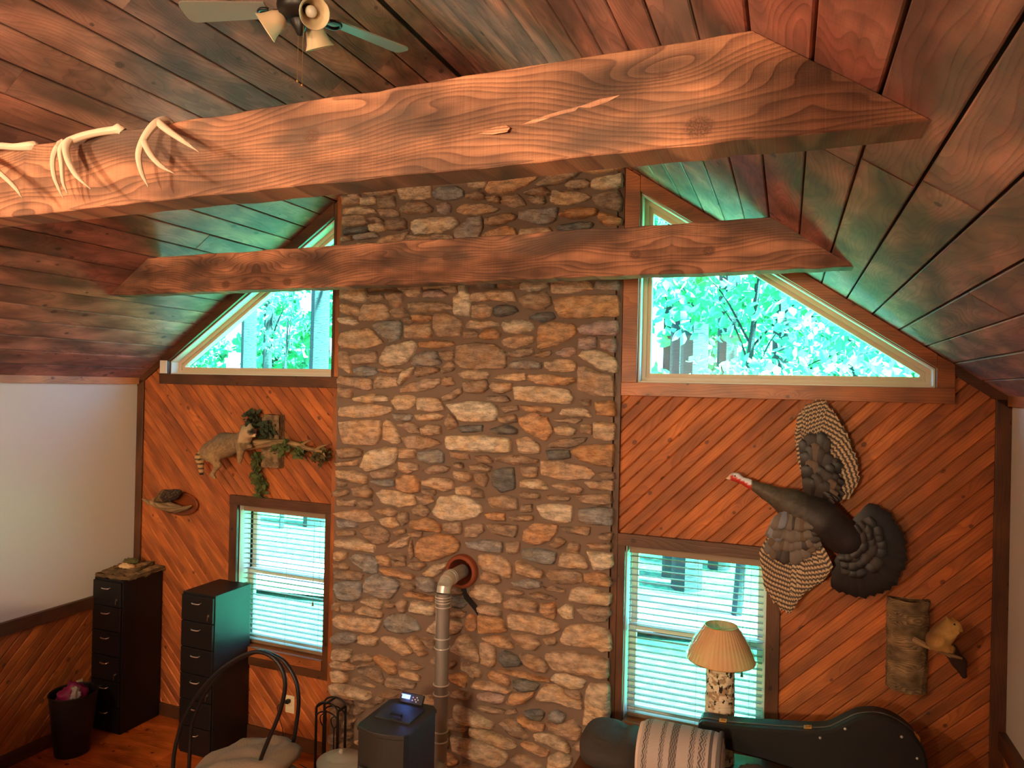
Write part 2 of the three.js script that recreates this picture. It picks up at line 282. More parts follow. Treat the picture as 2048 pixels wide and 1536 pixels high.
// windows ---------------------------------------------------------------------------------------
function inset(pts, d) {                                              // move every side of a convex outline (counter-clockwise) inwards
  const n = pts.length, L = pts.map((p, i) => { const q = pts[(i + 1) % n], dx = q[0] - p[0], dy = q[1] - p[1], l = Math.hypot(dx, dy); return [p[0] - dy / l * d, p[1] + dx / l * d, dx, dy]; });
  return L.map((b, i) => { const a = L[(i + n - 1) % n], k = ((b[0] - a[0]) * b[3] - (b[1] - a[1]) * b[2]) / (a[2] * b[3] - a[3] * b[2]); return [a[0] + a[2] * k, a[1] + a[3] * k]; });
}
function gableWindow(n, poly, s) {
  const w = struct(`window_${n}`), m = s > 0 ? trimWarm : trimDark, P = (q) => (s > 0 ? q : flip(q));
  mesh('sill_board', extrude(P([[0.915, 2.402], [2.492, 2.402], [2.492, 2.475], [0.915, 2.475]]), 0.03, 0.008, [], 0.002), m, w);
  mesh('side_board', extrude(P([[0.915, 2.475], [0.998, 2.475], [0.998, 3.6], [0.915, 3.655]]), 0.026, 0.008, [], 0.002), m, w);
  mesh('end_board', extrude(P([[2.417, 2.475], [2.492, 2.475], [2.492, 2.583], [2.417, 2.63]]), 0.026, 0.008, [], 0.002), m, w);
  mesh('rake_board', extrude(P([[2.417, 2.5665], [2.417, 2.634], [0.998, 3.61], [0.998, 3.518]]), 0.028, 0.008, [], 0.002), m, w);
  mesh('jamb', extrude(poly, 0.1, -0.095, [inset(poly, 0.008)]), vinylWhite, w);
  const a = inset(poly, 0.008), b = inset(poly, 0.03), c = inset(poly, 0.052);
  mesh('frame', extrude(a, 0.07, -0.13, [b]), vinyl, w); mesh('sash', extrude(b, 0.045, -0.12, [c]), vinyl, w);
  mesh('pane', extrude(c, 0.004, -0.105), glassM, w);
  if (s < 0) mesh('block', box(-2.485, -2.42, 2.478, 2.572, 0.012, 0.04, 0.002), vinylWhite, w);
}
gableWindow(1, upL, -1); gableWindow(2, upR, 1);
function sashWindow(n, [a, b, c, d]) {
  const w = struct(`window_${n}`), t = 0.066;
  mesh('head_board', box(a - t, b + t, d, d + t, 0.008, 0.034, 0.002), trimDark, w);
  mesh('side_board', box(a - t, a, c - 0.06, d, 0.008, 0.03, 0.002), trimDark, w); mesh('side_board', box(b, b + t, c - 0.06, d, 0.008, 0.03, 0.002), trimDark, w);
  mesh('apron', box(a - t, b + t, c - 0.12, c - 0.06, 0.008, 0.028, 0.002), trimDark, w);
  mesh('sill', box(a + 0.001, b - 0.001, c - 0.06, c + 0.005, -0.158, 0.036, 0.003), trimWarm, w);
  mesh('jamb', extrude(rect([a, b, c, d]), 0.1, -0.1, [rect([a + 0.006, b - 0.006, c, d - 0.006])]), vinylWhite, w);
  const m = (c + d) / 2 + 0.005;
  for (const [y0, y1, z] of [[c + 0.006, m + 0.018, -0.125], [m - 0.018, d - 0.008, -0.15]]) {
    mesh('sash', extrude(rect([a + 0.008, b - 0.008, y0, y1]), 0.028, z, [rect([a + 0.045, b - 0.045, y0 + 0.038, y1 - 0.034])]), vinylWhite, w);
    mesh('pane', box(a + 0.045, b - 0.045, y0 + 0.038, y1 - 0.034, z + 0.012, z + 0.016), glassM, w);
  }
}
sashWindow(3, loL); sashWindow(4, loR);

// blinds
const slatM = plain(srgb(136, 116, 94), 0.5), cordM = plain(srgb(160, 140, 112), 0.8);
function blind([a, b, c, d], low, label, tilt) {
  const t = thing('slatted_blind', label, 'blind', [(a + b) / 2, d, -0.045], 'window blinds'), w = b - a - 0.03;
  mesh('head_rail', box(-w / 2, w / 2, -0.045, -0.004, -0.024, 0.028, 0.003), slatM, t);
  const n = Math.round((d - 0.06 - low) / 0.0345), g = new RoundedBoxGeometry(w, 0.0026, 0.038, 1, 0.001); g.rotateX(tilt);
  for (let i = 0; i < n; i++) { const s = mesh('slat', g, slatM, t); s.position.y = -0.068 - i * 0.0345; }
  mesh('bottom_rail', box(-w / 2, w / 2, low - d, low - d + 0.022, -0.02, 0.02, 0.003), slatM, t);
  for (const x of [-0.32, 0.02, 0.3]) mesh('ladder_cord', rod(V(x * w / 0.73, -0.045, 0.019), V(x * w / 0.73, low - d + 0.01, 0.019), 0.0009, 5), cordM, t);
  const p = w * 0.36; mesh('pull_cord', rod(V(p, -0.045, 0.034), V(p, -0.6, 0.034), 0.0013, 5), cordM, t); mesh('cord_tassel', new THREE.CylinderGeometry(0.003, 0.009, 0.03, 8).translate(p, -0.61, 0.034), slatM, t);
  return t;
}
blind(loL, 0.632, 'tan slatted blind in the lower window beside the black cabinets', -0.1);
blind(loR, 0.632, 'tan slatted blind in the lower window behind the birch lamp', -0.1);

// tie beams, the ends cut to the slopes
function tieBeam(z, label, u0, flipU) {
  const top = [], bot = [];
  for (let i = 0; i <= 60; i++) { const f = i / 60; bot.push([-1.995 + 3.99 * f, 2.927 + 0.0035 * n2(f * 22 + z, 3)]); top.push([1.69 - 3.38 * f, 3.137 + 0.004 * n2(f * 17, z)]); }
  const g = extrude([...bot, ...top], 0.1, 0, [], 0.0025), uv = g.attributes.uv, p = g.attributes.position;
  for (let i = 0; i < uv.count; i++) uv.setXY(i, (flipU ? -1 : 1) * p.getX(i) + u0, p.getY(i) - 2.93 + (p.getZ(i) < 0.09 ? p.getZ(i) : 0));
  const t = thing('tie_beam', label, 'beam', [0, 0, z - 0.1], 'tie beams across the room'); mesh('beam', g, beamM, t); return t;
}
{
  const t = tieBeam(2.40, 'near rough-sawn tie beam carrying three antlers across the room', 0.4, false), loc = (x, y, d) => { const p = at(x, y, 2.4 + d); return [p.x, p.y - 0, p.z - 2.3]; };
  const flake = (pts, lift) => { const P = pts.map(([x, y, d]) => loc(x, y, d)), c = P.reduce((s, p) => [s[0] + p[0] / P.length, s[1] + p[1] / P.length, s[2] + p[2] / P.length], [0, 0, lift]), A = [], U = []; for (let i = 0; i < P.length; i++) for (const q of [P[i], P[(i + 1) % P.length], c]) { A.push(...q); U.push(q[0], q[1]); } const g = new THREE.BufferGeometry(); g.setAttribute('position', new THREE.Float32BufferAttribute(A, 3)); g.setAttribute('uv', new THREE.Float32BufferAttribute(U, 2)); g.computeVertexNormals(); return g; };
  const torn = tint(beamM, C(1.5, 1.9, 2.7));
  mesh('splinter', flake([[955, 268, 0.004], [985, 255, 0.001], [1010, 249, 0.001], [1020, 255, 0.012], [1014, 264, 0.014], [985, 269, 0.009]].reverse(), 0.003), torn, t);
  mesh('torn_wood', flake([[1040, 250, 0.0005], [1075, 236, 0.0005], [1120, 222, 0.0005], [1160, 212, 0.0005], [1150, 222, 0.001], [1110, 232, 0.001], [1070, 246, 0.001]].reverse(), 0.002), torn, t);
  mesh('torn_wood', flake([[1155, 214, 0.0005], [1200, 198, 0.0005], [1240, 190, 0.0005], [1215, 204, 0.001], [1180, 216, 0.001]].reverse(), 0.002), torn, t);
}
tieBeam(0.845, 'far rough-sawn tie beam crossing just before the stone chimney', 1.3, true);

// ---------------------------------------------------------------- stone chimney breast: outlines in millimetres on its face
const STONES = [
  ['b', -918, 3663, -863, 3687, -796, 3686, -807, 3664, -851, 3653, -912, 3649],
  ['b', -923, 3640, -795, 3644, -783, 3615, -793, 3578, -915, 3578],
  ['l', -783, 3615, -686, 3612, -669, 3597, -668, 3569, -739, 3570, -782, 3573],
  ['b', -757, 3641, -752, 3668, -633, 3677, -528, 3682, -521, 3626, -605, 3624, -713, 3623],
  ['b', -659, 3610, -536, 3609, -529, 3540, -603, 3536, -657, 3545],
  ['t', -914, 3517, -904, 3559, -793, 3560, -684, 3542, -667, 3509, -792, 3508],
  ['b', -657, 3531, -550, 3528, -508, 3511, -502, 3479, -602, 3481, -640, 3502],
  ['t', -522, 3681, -408, 3694, -291, 3688, -280, 3629, -273, 3570, -369, 3573, -488, 3583, -511, 3648],
  ['b', -492, 3519, -431, 3560, -318, 3551, -267, 3512, -276, 3486, -408, 3486, -471, 3499],
  ['g', -264, 3601, -220, 3637, -111, 3632, -62, 3602, -61, 3567, -143, 3551, -218, 3561, -258, 3574],
  ['b', -261, 3681, -171, 3686, -44, 3688, -53, 3663, -171, 3668],
  ['p', -237, 3527, -178, 3541, -143, 3520, -146, 3476, -186, 3470, -226, 3491],
  ['b', -913, 3503, -764, 3506, -725, 3457, -735, 3439, -845, 3437, -912, 3446],
  ['b', -736, 3472, -683, 3496, -628, 3474, -606, 3445, -681, 3450],
  ['t', -719, 3429, -703, 3446, -627, 3442, -600, 3417, -605, 3394, -680, 3394, -713, 3405],
  ['b', -591, 3457, -470, 3463, -449, 3443, -447, 3398, -520, 3393, -584, 3402],
  ['d', -911, 3422, -790, 3429, -724, 3429, -712, 3401, -789, 3391, -910, 3389],
  ['g', -832, 3375, -761, 3390, -680, 3389, -636, 3364, -679, 3352, -821, 3351],
  ['b', -916, 3371, -849, 3381, -843, 3353, -915, 3342],
  ['t', -651, 3328, -572, 3365, -468, 3372, -426, 3379, -446, 3353, -477, 3323, -571, 3314, -646, 3314],
  ['l', -412, 3437, -377, 3452, -265, 3454, -126, 3448, -91, 3420, -96, 3402, -164, 3371, -213, 3361, -339, 3364, -385, 3358, -411, 3391],
  ['b', -436, 3352, -213, 3352, -123, 3334, -123, 3316, -312, 3309, -445, 3316],
  ['g', -114, 3368, -47, 3408, -19, 3441, 57, 3440, 68, 3374, 41, 3320, -40, 3311, -113, 3324],
  ['t', 13, 3692, 108, 3692, 104, 3653, 77, 3608, 39, 3602, -23, 3616, -34, 3652, -15, 3677],
  ['o', 122, 3690, 224, 3698, 383, 3691, 406, 3664, 402, 3631, 340, 3602, 273, 3578, 195, 3563, 111, 3570, 87, 3594, 100, 3623, 123, 3656],
  ['b', -42, 3574, 39, 3589, 73, 3573, 79, 3543, 17, 3543, -32, 3556],
  ['b', 399, 3597, 473, 3637, 560, 3671, 667, 3685, 680, 3663, 638, 3626, 561, 3600, 474, 3591, 412, 3588],
  ['o', 680, 3647, 688, 3679, 813, 3687, 895, 3667, 896, 3639, 814, 3631, 731, 3634],
  ['b', 579, 3582, 604, 3600, 681, 3606, 719, 3582, 712, 3558, 648, 3551, 597, 3560],
  ['l', 732, 3597, 815, 3610, 896, 3619, 898, 3551, 865, 3541, 754, 3547, 728, 3561],
  ['b', 734, 3503, 817, 3525, 878, 3524, 900, 3470, 893, 3410, 819, 3432, 756, 3461],
  ['t', 493, 3523, 501, 3559, 584, 3544, 691, 3523, 725, 3500, 692, 3482, 586, 3466, 521, 3479, 494, 3497],
  ['b', 323, 3553, 386, 3577, 452, 3576, 488, 3544, 467, 3529, 387, 3539],
  ['o', 351, 3517, 369, 3532, 445, 3526, 459, 3492, 441, 3481, 379, 3494],
  ['b', 187, 3521, 204, 3554, 287, 3552, 315, 3524, 343, 3488, 307, 3478, 252, 3478, 201, 3499],
  ['b', 88, 3546, 158, 3554, 182, 3534, 173, 3509, 112, 3523],
  ['t', -98, 3495, -69, 3519, 17, 3517, 112, 3505, 174, 3479, 137, 3456, 43, 3454, -44, 3460, -93, 3472],
  ['b', 86, 3416, 137, 3439, 253, 3444, 281, 3425, 263, 3405, 185, 3384, 115, 3380, 87, 3390],
  ['g', 299, 3445, 344, 3458, 477, 3457, 538, 3457, 526, 3416, 523, 3387, 457, 3366, 381, 3384, 304, 3402],
  ['o', 544, 3411, 586, 3441, 693, 3441, 760, 3436, 753, 3400, 673, 3389, 609, 3390],
  ['d', 524, 3345, 567, 3359, 674, 3365, 737, 3360, 725, 3329, 653, 3317, 546, 3327],
  ['o', 770, 3387, 786, 3418, 861, 3388, 902, 3370, 894, 3338, 821, 3339, 787, 3357],
  ['o', 79, 3330, 116, 3354, 209, 3370, 269, 3357, 284, 3310, 164, 3304, 70, 3305],
  ['t', 302, 3309, 310, 3346, 391, 3354, 480, 3348, 507, 3322, 437, 3305],
  ['t', -917, 2985, -912, 3042, -835, 3049, -736, 3041, -724, 3008, -718, 2980, -744, 2953, -821, 2959],
  ['b', -714, 3035, -644, 3047, -543, 3044, -532, 3030, -617, 3019, -697, 3012],
  ['t', -707, 2998, -643, 2996, -595, 2990, -615, 2959, -668, 2955, -701, 2970],
  ['b', -589, 2999, -510, 3006, -453, 3000, -462, 2959, -487, 2919, -519, 2911, -551, 2943],
  ['t', -517, 3043, -433, 3045, -336, 3042, -335, 2997, -365, 2975, -416, 2972, -448, 3000, -479, 3019],
  ['t', -316, 3045, -205, 3042, -101, 3034, -100, 2994, -154, 2991, -165, 3014, -254, 3021, -315, 3018],
  ['p', -314, 2969, -305, 3009, -204, 3011, -154, 2983, -178, 2970, -253, 2968],
  ['l', -105, 2972, -71, 2985, -72, 3033, -29, 3036, -23, 2988, -3, 2978, 4, 2891, -5, 2852, -53, 2857, -107, 2867, -109, 2937],
  ['t', -910, 2938, -860, 2941, -787, 2921, -770, 2897, -775, 2865, -841, 2875, -903, 2891],
  ['t', -765, 2897, -744, 2934, -668, 2946, -593, 2940, -566, 2912, -559, 2857, -580, 2839, -665, 2835, -774, 2837],
  ['b', -550, 2893, -508, 2906, -456, 2909, -435, 2891, -413, 2872, -413, 2859, -454, 2850, -517, 2856, -544, 2875],
  ['b', -420, 2940, -354, 2943, -203, 2940, -128, 2920, -117, 2894, -152, 2890, -251, 2883, -403, 2881, -420, 2909],
  ['o', -393, 2863, -326, 2866, -256, 2861, -255, 2834, -300, 2821, -387, 2827],
  ['l', -930, 2858, -857, 2857, -791, 2842, -784, 2819, -828, 2805, -906, 2815, -929, 2835],
  ['b', -245, 2834, -236, 2865, -151, 2872, -112, 2849, -62, 2831, -47, 2813, -56, 2761, -75, 2735, -148, 2731, -222, 2740, -238, 2771],
  ['g', -670, 2812, -585, 2825, -480, 2833, -464, 2810, -467, 2733, -503, 2710, -545, 2697, -588, 2729, -631, 2752, -664, 2785],
  ['t', -438, 2800, -350, 2808, -259, 2803, -252, 2727, -323, 2723, -436, 2723],
  ['l', -449, 2841, -413, 2850, -387, 2831, -402, 2809, -433, 2818],
  ['t', -926, 2721, -910, 2759, -827, 2772, -718, 2785, -680, 2776, -663, 2748, -620, 2720, -592, 2692, -661, 2674, -769, 2655, -908, 2665, -926, 2693],
  ['o', -337, 2696, -247, 2705, -123, 2704, -98, 2682, -146, 2665, -246, 2660, -332, 2669],
  ['l', -611, 2591, -586, 2642, -555, 2674, -476, 2687, -389, 2705, -358, 2687, -352, 2674, -381, 2620, -416, 2579, -473, 2560, -578, 2546, -610, 2568],
  ['t', -918, 2637, -851, 2632, -840, 2604, -832, 2548, -826, 2501, -848, 2501, -916, 2538],
  ['b', -829, 2609, -742, 2642, -644, 2637, -637, 2568, -712, 2563, -794, 2553, -822, 2576],
  ['g', -380, 2561, -361, 2611, -295, 2638, -215, 2638, -209, 2598, -184, 2585, -193, 2563, -243, 2553, -344, 2557],
  ['b', -200, 2638, -107, 2647, -101, 2607, -130, 2585, -184, 2594],
  ['l', -187, 2523, -154, 2563, -110, 2581, -94, 2550, -104, 2528, -167, 2510],
  ['g', -815, 2525, -739, 2544, -647, 2536, -630, 2504, -656, 2490, -737, 2479, -792, 2488],
  ['t', -625, 2527, -525, 2537, -446, 2533, -461, 2511, -524, 2505, -614, 2509],
  ['t', -481, 2447, -456, 2511, -405, 2538, -364, 2543, -374, 2512, -419, 2475, -459, 2433],
  ['b', -359, 2525, -293, 2548, -203, 2540, -192, 2518, -267, 2500, -342, 2485, -363, 2494],
  ['b', -919, 2458, -903, 2481, -764, 2474, -666, 2462, -670, 2406, -708, 2392, -818, 2413, -919, 2429],
  ['t', -655, 2430, -640, 2476, -550, 2487, -487, 2478, -490, 2424, -601, 2408, -654, 2407],
  ['b', -459, 2411, -392, 2444, -291, 2472, -191, 2479, -186, 2452, -239, 2416, -365, 2390, -469, 2388],
  ['d', -176, 2461, -152, 2484, -117, 2489, -92, 2445, -141, 2431, -170, 2439],
  ['b', -88, 2673, 37, 2691, 155, 2682, 235, 2639, 237, 2554, 219, 2541, 88, 2539, -55, 2542, -85, 2577],
  ['t', -64, 2507, -45, 2525, 41, 2530, 136, 2518, 123, 2484, 66, 2474, -30, 2481],
  ['b', -34, 2455, 43, 2465, 118, 2471, 129, 2428, 92, 2397, -23, 2394],
  ['g', -14, 3018, 5, 3044, 156, 3038, 161, 3012, 77, 3011],
  ['t', 180, 3038, 308, 3042, 309, 3004, 185, 3007],
  ['l', 317, 3037, 478, 3040, 479, 3011, 443, 2999, 377, 2989, 318, 2999],
  ['t', 504, 3039, 702, 3040, 732, 3019, 745, 2986, 661, 2976, 554, 2971, 510, 2972],
  ['g', 765, 3030, 893, 3030, 894, 2981, 762, 2985],
  ['t', 6, 2978, 30, 2990, 171, 2995, 277, 2988, 288, 2932, 219, 2925, 126, 2945, 55, 2933, 7, 2935],
  ['b', 315, 2948, 377, 2976, 466, 2982, 497, 2956, 512, 2910, 468, 2886, 424, 2878, 357, 2892, 320, 2914],
  ['o', 520, 2926, 576, 2946, 704, 2954, 890, 2953, 895, 2905, 901, 2837, 831, 2834, 664, 2828, 570, 2834, 539, 2872],
  ['t', 13, 2908, 32, 2921, 103, 2915, 145, 2901, 137, 2845, 57, 2838, 14, 2847],
  ['d', 155, 2897, 219, 2912, 284, 2902, 307, 2876, 267, 2856, 175, 2845, 161, 2853],
  ['d', 376, 2841, 425, 2857, 513, 2864, 531, 2839, 522, 2822, 448, 2811, 385, 2824],
  ['t', -28, 2791, 0, 2826, 129, 2824, 180, 2810, 181, 2789, 129, 2785, 59, 2777, -13, 2782],
  ['t', -36, 2756, 35, 2760, 50, 2747, 51, 2721, -11, 2717, -36, 2726],
  ['o', 65, 2734, 106, 2768, 167, 2772, 196, 2746, 187, 2720, 122, 2712, 74, 2721],
  ['l', 208, 2793, 217, 2818, 313, 2821, 386, 2808, 409, 2774, 382, 2761, 315, 2749, 233, 2750],
  ['t', 206, 2703, 247, 2724, 338, 2736, 401, 2732, 406, 2698, 362, 2677, 271, 2660, 225, 2673],
  ['o', 432, 2706, 439, 2790, 514, 2806, 644, 2796, 658, 2746, 624, 2714, 560, 2685, 473, 2660, 434, 2656],
  ['p', 670, 2771, 699, 2791, 791, 2806, 889, 2809, 895, 2741, 867, 2729, 772, 2733, 687, 2742],
  ['p', 675, 2714, 751, 2725, 772, 2717, 773, 2668, 710, 2652, 676, 2664],
  ['p', 797, 2705, 883, 2713, 888, 2664, 881, 2640, 836, 2648, 806, 2664],
  ['b', 240, 2630, 317, 2656, 398, 2664, 408, 2627, 363, 2614, 250, 2609],
  ['t', 417, 2618, 452, 2639, 513, 2644, 509, 2619, 474, 2610, 421, 2610],
  ['p', 540, 2635, 582, 2660, 655, 2664, 660, 2627, 605, 2611, 549, 2619],
  ['l', 677, 2615, 702, 2644, 773, 2652, 857, 2616, 890, 2592, 895, 2536, 879, 2524, 796, 2547, 733, 2583],
  ['g', 260, 2545, 273, 2579, 364, 2593, 453, 2577, 454, 2543, 365, 2542, 274, 2541],
  ['t', 475, 2577, 540, 2594, 648, 2590, 662, 2558, 650, 2533, 585, 2528, 520, 2527, 485, 2548],
  ['b', 677, 2427, 679, 2558, 721, 2558, 776, 2530, 871, 2512, 878, 2391, 779, 2401],
  ['t', 155, 2484, 229, 2511, 361, 2517, 362, 2479, 321, 2470, 230, 2477],
  ['o', 375, 2475, 383, 2509, 477, 2510, 564, 2499, 650, 2496, 655, 2476, 609, 2450, 544, 2453, 434, 2459],
  ['t', 142, 2437, 161, 2458, 276, 2456, 268, 2418, 209, 2395, 162, 2407],
  ['b', -920, 2407, -818, 2399, -816, 2342, -919, 2349],
  ['t', -805, 2343, -683, 2374, -552, 2359, -551, 2331, -682, 2317, -793, 2324],
  ['t', -529, 2331, -487, 2369, -360, 2363, -349, 2318, -411, 2279, -485, 2277],
  ['t', -339, 2355, -195, 2359, -153, 2288, -255, 2275, -338, 2281],
  ['b', -175, 2368, -76, 2416, -47, 2425, -46, 2389, -105, 2352, -175, 2341],
  ['t', 289, 2432, 372, 2442, 615, 2430, 651, 2381, 634, 2347, 465, 2350, 300, 2363],
  ['b', 120, 2376, 234, 2387, 272, 2354, 216, 2343, 121, 2349],
  ['t', -915, 2224, -906, 2282, -681, 2308, -518, 2294, -528, 2266, -592, 2236, -790, 2219],
  ['g', -517, 2257, -379, 2253, -388, 2215, -494, 2211],
  ['t', -358, 2253, -203, 2268, -162, 2251, -192, 2223, -336, 2217],
  ['l', -144, 2324, -5, 2337, 140, 2341, 189, 2316, 190, 2246, 95, 2225, -52, 2228, -93, 2272],
  ['b', -151, 2206, -123, 2271, -71, 2219, -71, 2192, -130, 2171],
  ['o', 208, 2317, 310, 2329, 320, 2303, 237, 2283],
  ['o', 329, 2329, 529, 2327, 521, 2293, 376, 2296],
  ['t', 574, 2286, 600, 2321, 730, 2325, 757, 2276, 645, 2280],
  ['b', 686, 2365, 746, 2375, 747, 2342, 704, 2341],
  ['o', 772, 2359, 882, 2371, 892, 2289, 791, 2294],
  ['b', 199, 2255, 302, 2276, 313, 2233, 219, 2221],
  ['t', -914, 2186, -734, 2202, -602, 2207, -599, 2104, -631, 2056, -786, 2048, -877, 2053],
  ['t', -577, 2087, -580, 2189, -548, 2219, -493, 2165, -448, 2074, -512, 2071],
  ['b', -483, 2184, -398, 2206, -335, 2181, -324, 2145, -386, 2142],
  ['t', -314, 2172, -253, 2193, -181, 2187, -180, 2142, -251, 2130, -303, 2136],
  ['d', -61, 2192, 95, 2207, 96, 2172, -30, 2158],
  ['d', 144, 2183, 257, 2214, 314, 2190, 314, 2164, 192, 2159],
  ['o', 321, 2260, 403, 2289, 494, 2266, 532, 2191, 488, 2130, 406, 2160, 341, 2209],
  ['b', 530, 2259, 706, 2266, 672, 2239, 557, 2243],
  ['t', 540, 2208, 602, 2228, 672, 2206, 647, 2171, 559, 2175],
  ['d', 698, 2232, 758, 2234, 759, 2184, 699, 2190],
  ['t', 766, 2251, 892, 2248, 886, 2157, 776, 2160],
  ['b', -449, 2111, -354, 2125, -199, 2105, -178, 2079, -300, 2045, -405, 2049],
  ['l', -137, 2054, -139, 2135, 48, 2143, 278, 2137, 279, 2059, 147, 2051, 2, 2052],
  ['t', 315, 2130, 379, 2150, 453, 2111, 454, 2060, 335, 2053],
  ['b', 498, 2105, 560, 2142, 734, 2167, 717, 2141, 648, 2104, 516, 2097],
  ['o', 640, 2078, 692, 2115, 887, 2133, 881, 2010, 822, 2014, 711, 2032],
  ['b', -921, 2012, -785, 2029, -729, 2013, -739, 1974, -897, 1956],
  ['l', -737, 1908, -696, 2005, -565, 2040, -479, 2045, -467, 1999, -498, 1942, -616, 1897, -692, 1883],
  ['t', -458, 2037, -352, 2042, -351, 1987, -456, 1981],
  ['g', -331, 2025, -198, 2051, -157, 2026, -156, 1972, -247, 1957, -320, 1980],
  ['l', -117, 2037, 2, 2035, 23, 2000, -96, 2002],
  ['t', 51, 2020, 129, 2024, 167, 2000, 149, 1981, 62, 1994],
  ['d', 490, 2079, 631, 2086, 641, 2045, 518, 2029],
  ['b', 186, 2027, 335, 2044, 446, 2025, 437, 1999, 290, 1990, 196, 2002],
  ['t', -930, 1925, -806, 1942, -761, 1954, -760, 1916, -918, 1906],
  ['t', -466, 1962, -329, 1952, -328, 1915, -401, 1892, -454, 1907],
  ['b', -308, 1917, -196, 1951, -115, 1947, -124, 1920, -245, 1894],
  ['b', -85, 1976, -26, 1971, -25, 1944, -65, 1950],
  ['l', 23, 1965, 101, 1978, 159, 1964, 150, 1937, 34, 1939],
  ['t', 464, 2018, 562, 2023, 737, 2001, 781, 1970, 756, 1935, 609, 1917, 475, 1933],
  ['b', 346, 1976, 447, 1982, 439, 1922, 366, 1917],
  ['d', 169, 1947, 300, 1973, 312, 1853, 229, 1820, 171, 1860],
  ['t', -918, 1878, -804, 1875, -692, 1864, -690, 1807, -780, 1810, -916, 1830],
  ['b', -670, 1884, -508, 1913, -475, 1897, -496, 1858, -647, 1839],
  ['g', -669, 1828, -495, 1840, -494, 1803, -613, 1794],
  ['o', -474, 1850, -422, 1882, -348, 1878, -316, 1843, -315, 1779, -398, 1773, -473, 1786],
  ['t', -296, 1854, -224, 1877, -93, 1877, -82, 1824, -141, 1801, -295, 1826],
  ['t', -84, 1922, 34, 1921, 35, 1877, -23, 1864, -73, 1887],
  ['b', 54, 1913, 121, 1927, 141, 1893, 123, 1848, 65, 1861],
  ['b', -916, 1810, -847, 1806, -846, 1777, -915, 1772],
  ['t', 798, 1971, 890, 1977, 891, 1945, 824, 1940],
  ['l', 348, 1899, 476, 1907, 513, 1859, 432, 1853, 349, 1864],
  ['b', 530, 1886, 653, 1903, 714, 1874, 698, 1848, 611, 1841],
  ['b', 722, 1916, 883, 1936, 884, 1879, 766, 1878],
  ['b', -801, 1771, -690, 1798, -645, 1754, -666, 1715, -777, 1716],
  ['t', -937, 1742, -823, 1760, -823, 1731, -890, 1707, -936, 1713],
  ['t', -72, 1825, 26, 1841, 37, 1788, -61, 1781],
  ['b', 46, 1833, 105, 1820, 115, 1785, 47, 1780],
  ['o', -294, 1799, -202, 1797, -211, 1769, -283, 1772],
  ['t', -623, 1756, -558, 1779, -398, 1764, -345, 1759, -344, 1695, -449, 1677, -578, 1694],
  ['b', -335, 1750, -242, 1767, -211, 1733, -292, 1699],
  ['l', -219, 1669, -171, 1763, -41, 1782, 87, 1748, 108, 1697, 60, 1657, -87, 1626, -188, 1635],
  ['b', 134, 1778, 201, 1801, 323, 1793, 333, 1734, 250, 1718, 155, 1736],
  ['t', 340, 1829, 459, 1829, 460, 1804, 360, 1796],
  ['b', 495, 1824, 646, 1827, 629, 1801, 523, 1800],
  ['b', 680, 1838, 867, 1861, 885, 1813, 827, 1792, 716, 1799],
  ['b', -913, 1686, -777, 1697, -776, 1659, -900, 1648],
  ['t', -754, 1689, -655, 1706, -643, 1670, -719, 1644],
  ['b', -364, 1674, -292, 1708, -240, 1676, -259, 1638, -342, 1640],
  ['t', -945, 1596, -831, 1625, -686, 1638, -618, 1578, -717, 1559, -887, 1573],
  ['t', -620, 1643, -502, 1672, -469, 1647, -490, 1617, -576, 1619],
  ['t', -597, 1589, -500, 1616, -446, 1566, -498, 1542, -574, 1554],
  ['o', -448, 1649, -395, 1653, -383, 1599, -425, 1568, -457, 1602],
  ['l', 443, 1760, 523, 1775, 656, 1778, 649, 1685, 570, 1678, 480, 1695],
  ['b', 351, 1752, 415, 1766, 416, 1723, 352, 1718],
  ['o', 127, 1690, 250, 1700, 251, 1657, 137, 1655],
  ['o', 279, 1686, 417, 1706, 427, 1673, 298, 1661],
  ['g', 699, 1765, 886, 1788, 888, 1690, 787, 1689, 701, 1698],
  ['g', -909, 1561, -773, 1564, -750, 1528, -885, 1506],
  ['o', -373, 1600, -239, 1631, -166, 1592, -165, 1547, -288, 1553, -372, 1554],
  ['b', -147, 1603, -27, 1623, -26, 1560, -85, 1546, -136, 1568],
  ['b', -7, 1598, 109, 1626, 120, 1583, 63, 1543, -5, 1536],
  ['b', 138, 1629, 336, 1639, 319, 1568, 177, 1580],
  ['o', 373, 1616, 436, 1657, 570, 1661, 571, 1627, 528, 1572, 439, 1537, 365, 1556],
  ['b', 588, 1654, 762, 1670, 754, 1620, 633, 1625],
  ['b', -738, 1510, -607, 1560, -519, 1512, -528, 1456, -604, 1429, -704, 1466],
  ['t', -919, 1483, -771, 1497, -771, 1469, -906, 1456],
  ['t', -487, 1525, -414, 1550, -402, 1524, -465, 1499],
  ['b', -381, 1526, -288, 1544, -297, 1507, -349, 1502],
  ['t', 813, 1634, 889, 1649, 881, 1608, 822, 1610],
  ['o', -337, 1439, -308, 1497, -185, 1536, -85, 1537, -34, 1497, -53, 1442, -182, 1383, -283, 1362, -325, 1385],
  ['l', 520, 1546, 581, 1594, 625, 1573, 573, 1534],
  ['g', 5, 1510, 112, 1530, 235, 1534, 237, 1473, 113, 1468, 25, 1477],
  ['b', 254, 1527, 347, 1545, 339, 1484, 274, 1468],
  ['b', 626, 1540, 660, 1577, 704, 1565, 696, 1522, 644, 1517],
  ['b', 747, 1577, 882, 1591, 882, 1559, 764, 1554],
  ['t', -528, 1428, -444, 1483, -370, 1509, -390, 1451, -463, 1425],
  ['t', -917, 1426, -770, 1450, -625, 1427, -624, 1380, -712, 1380, -905, 1389],
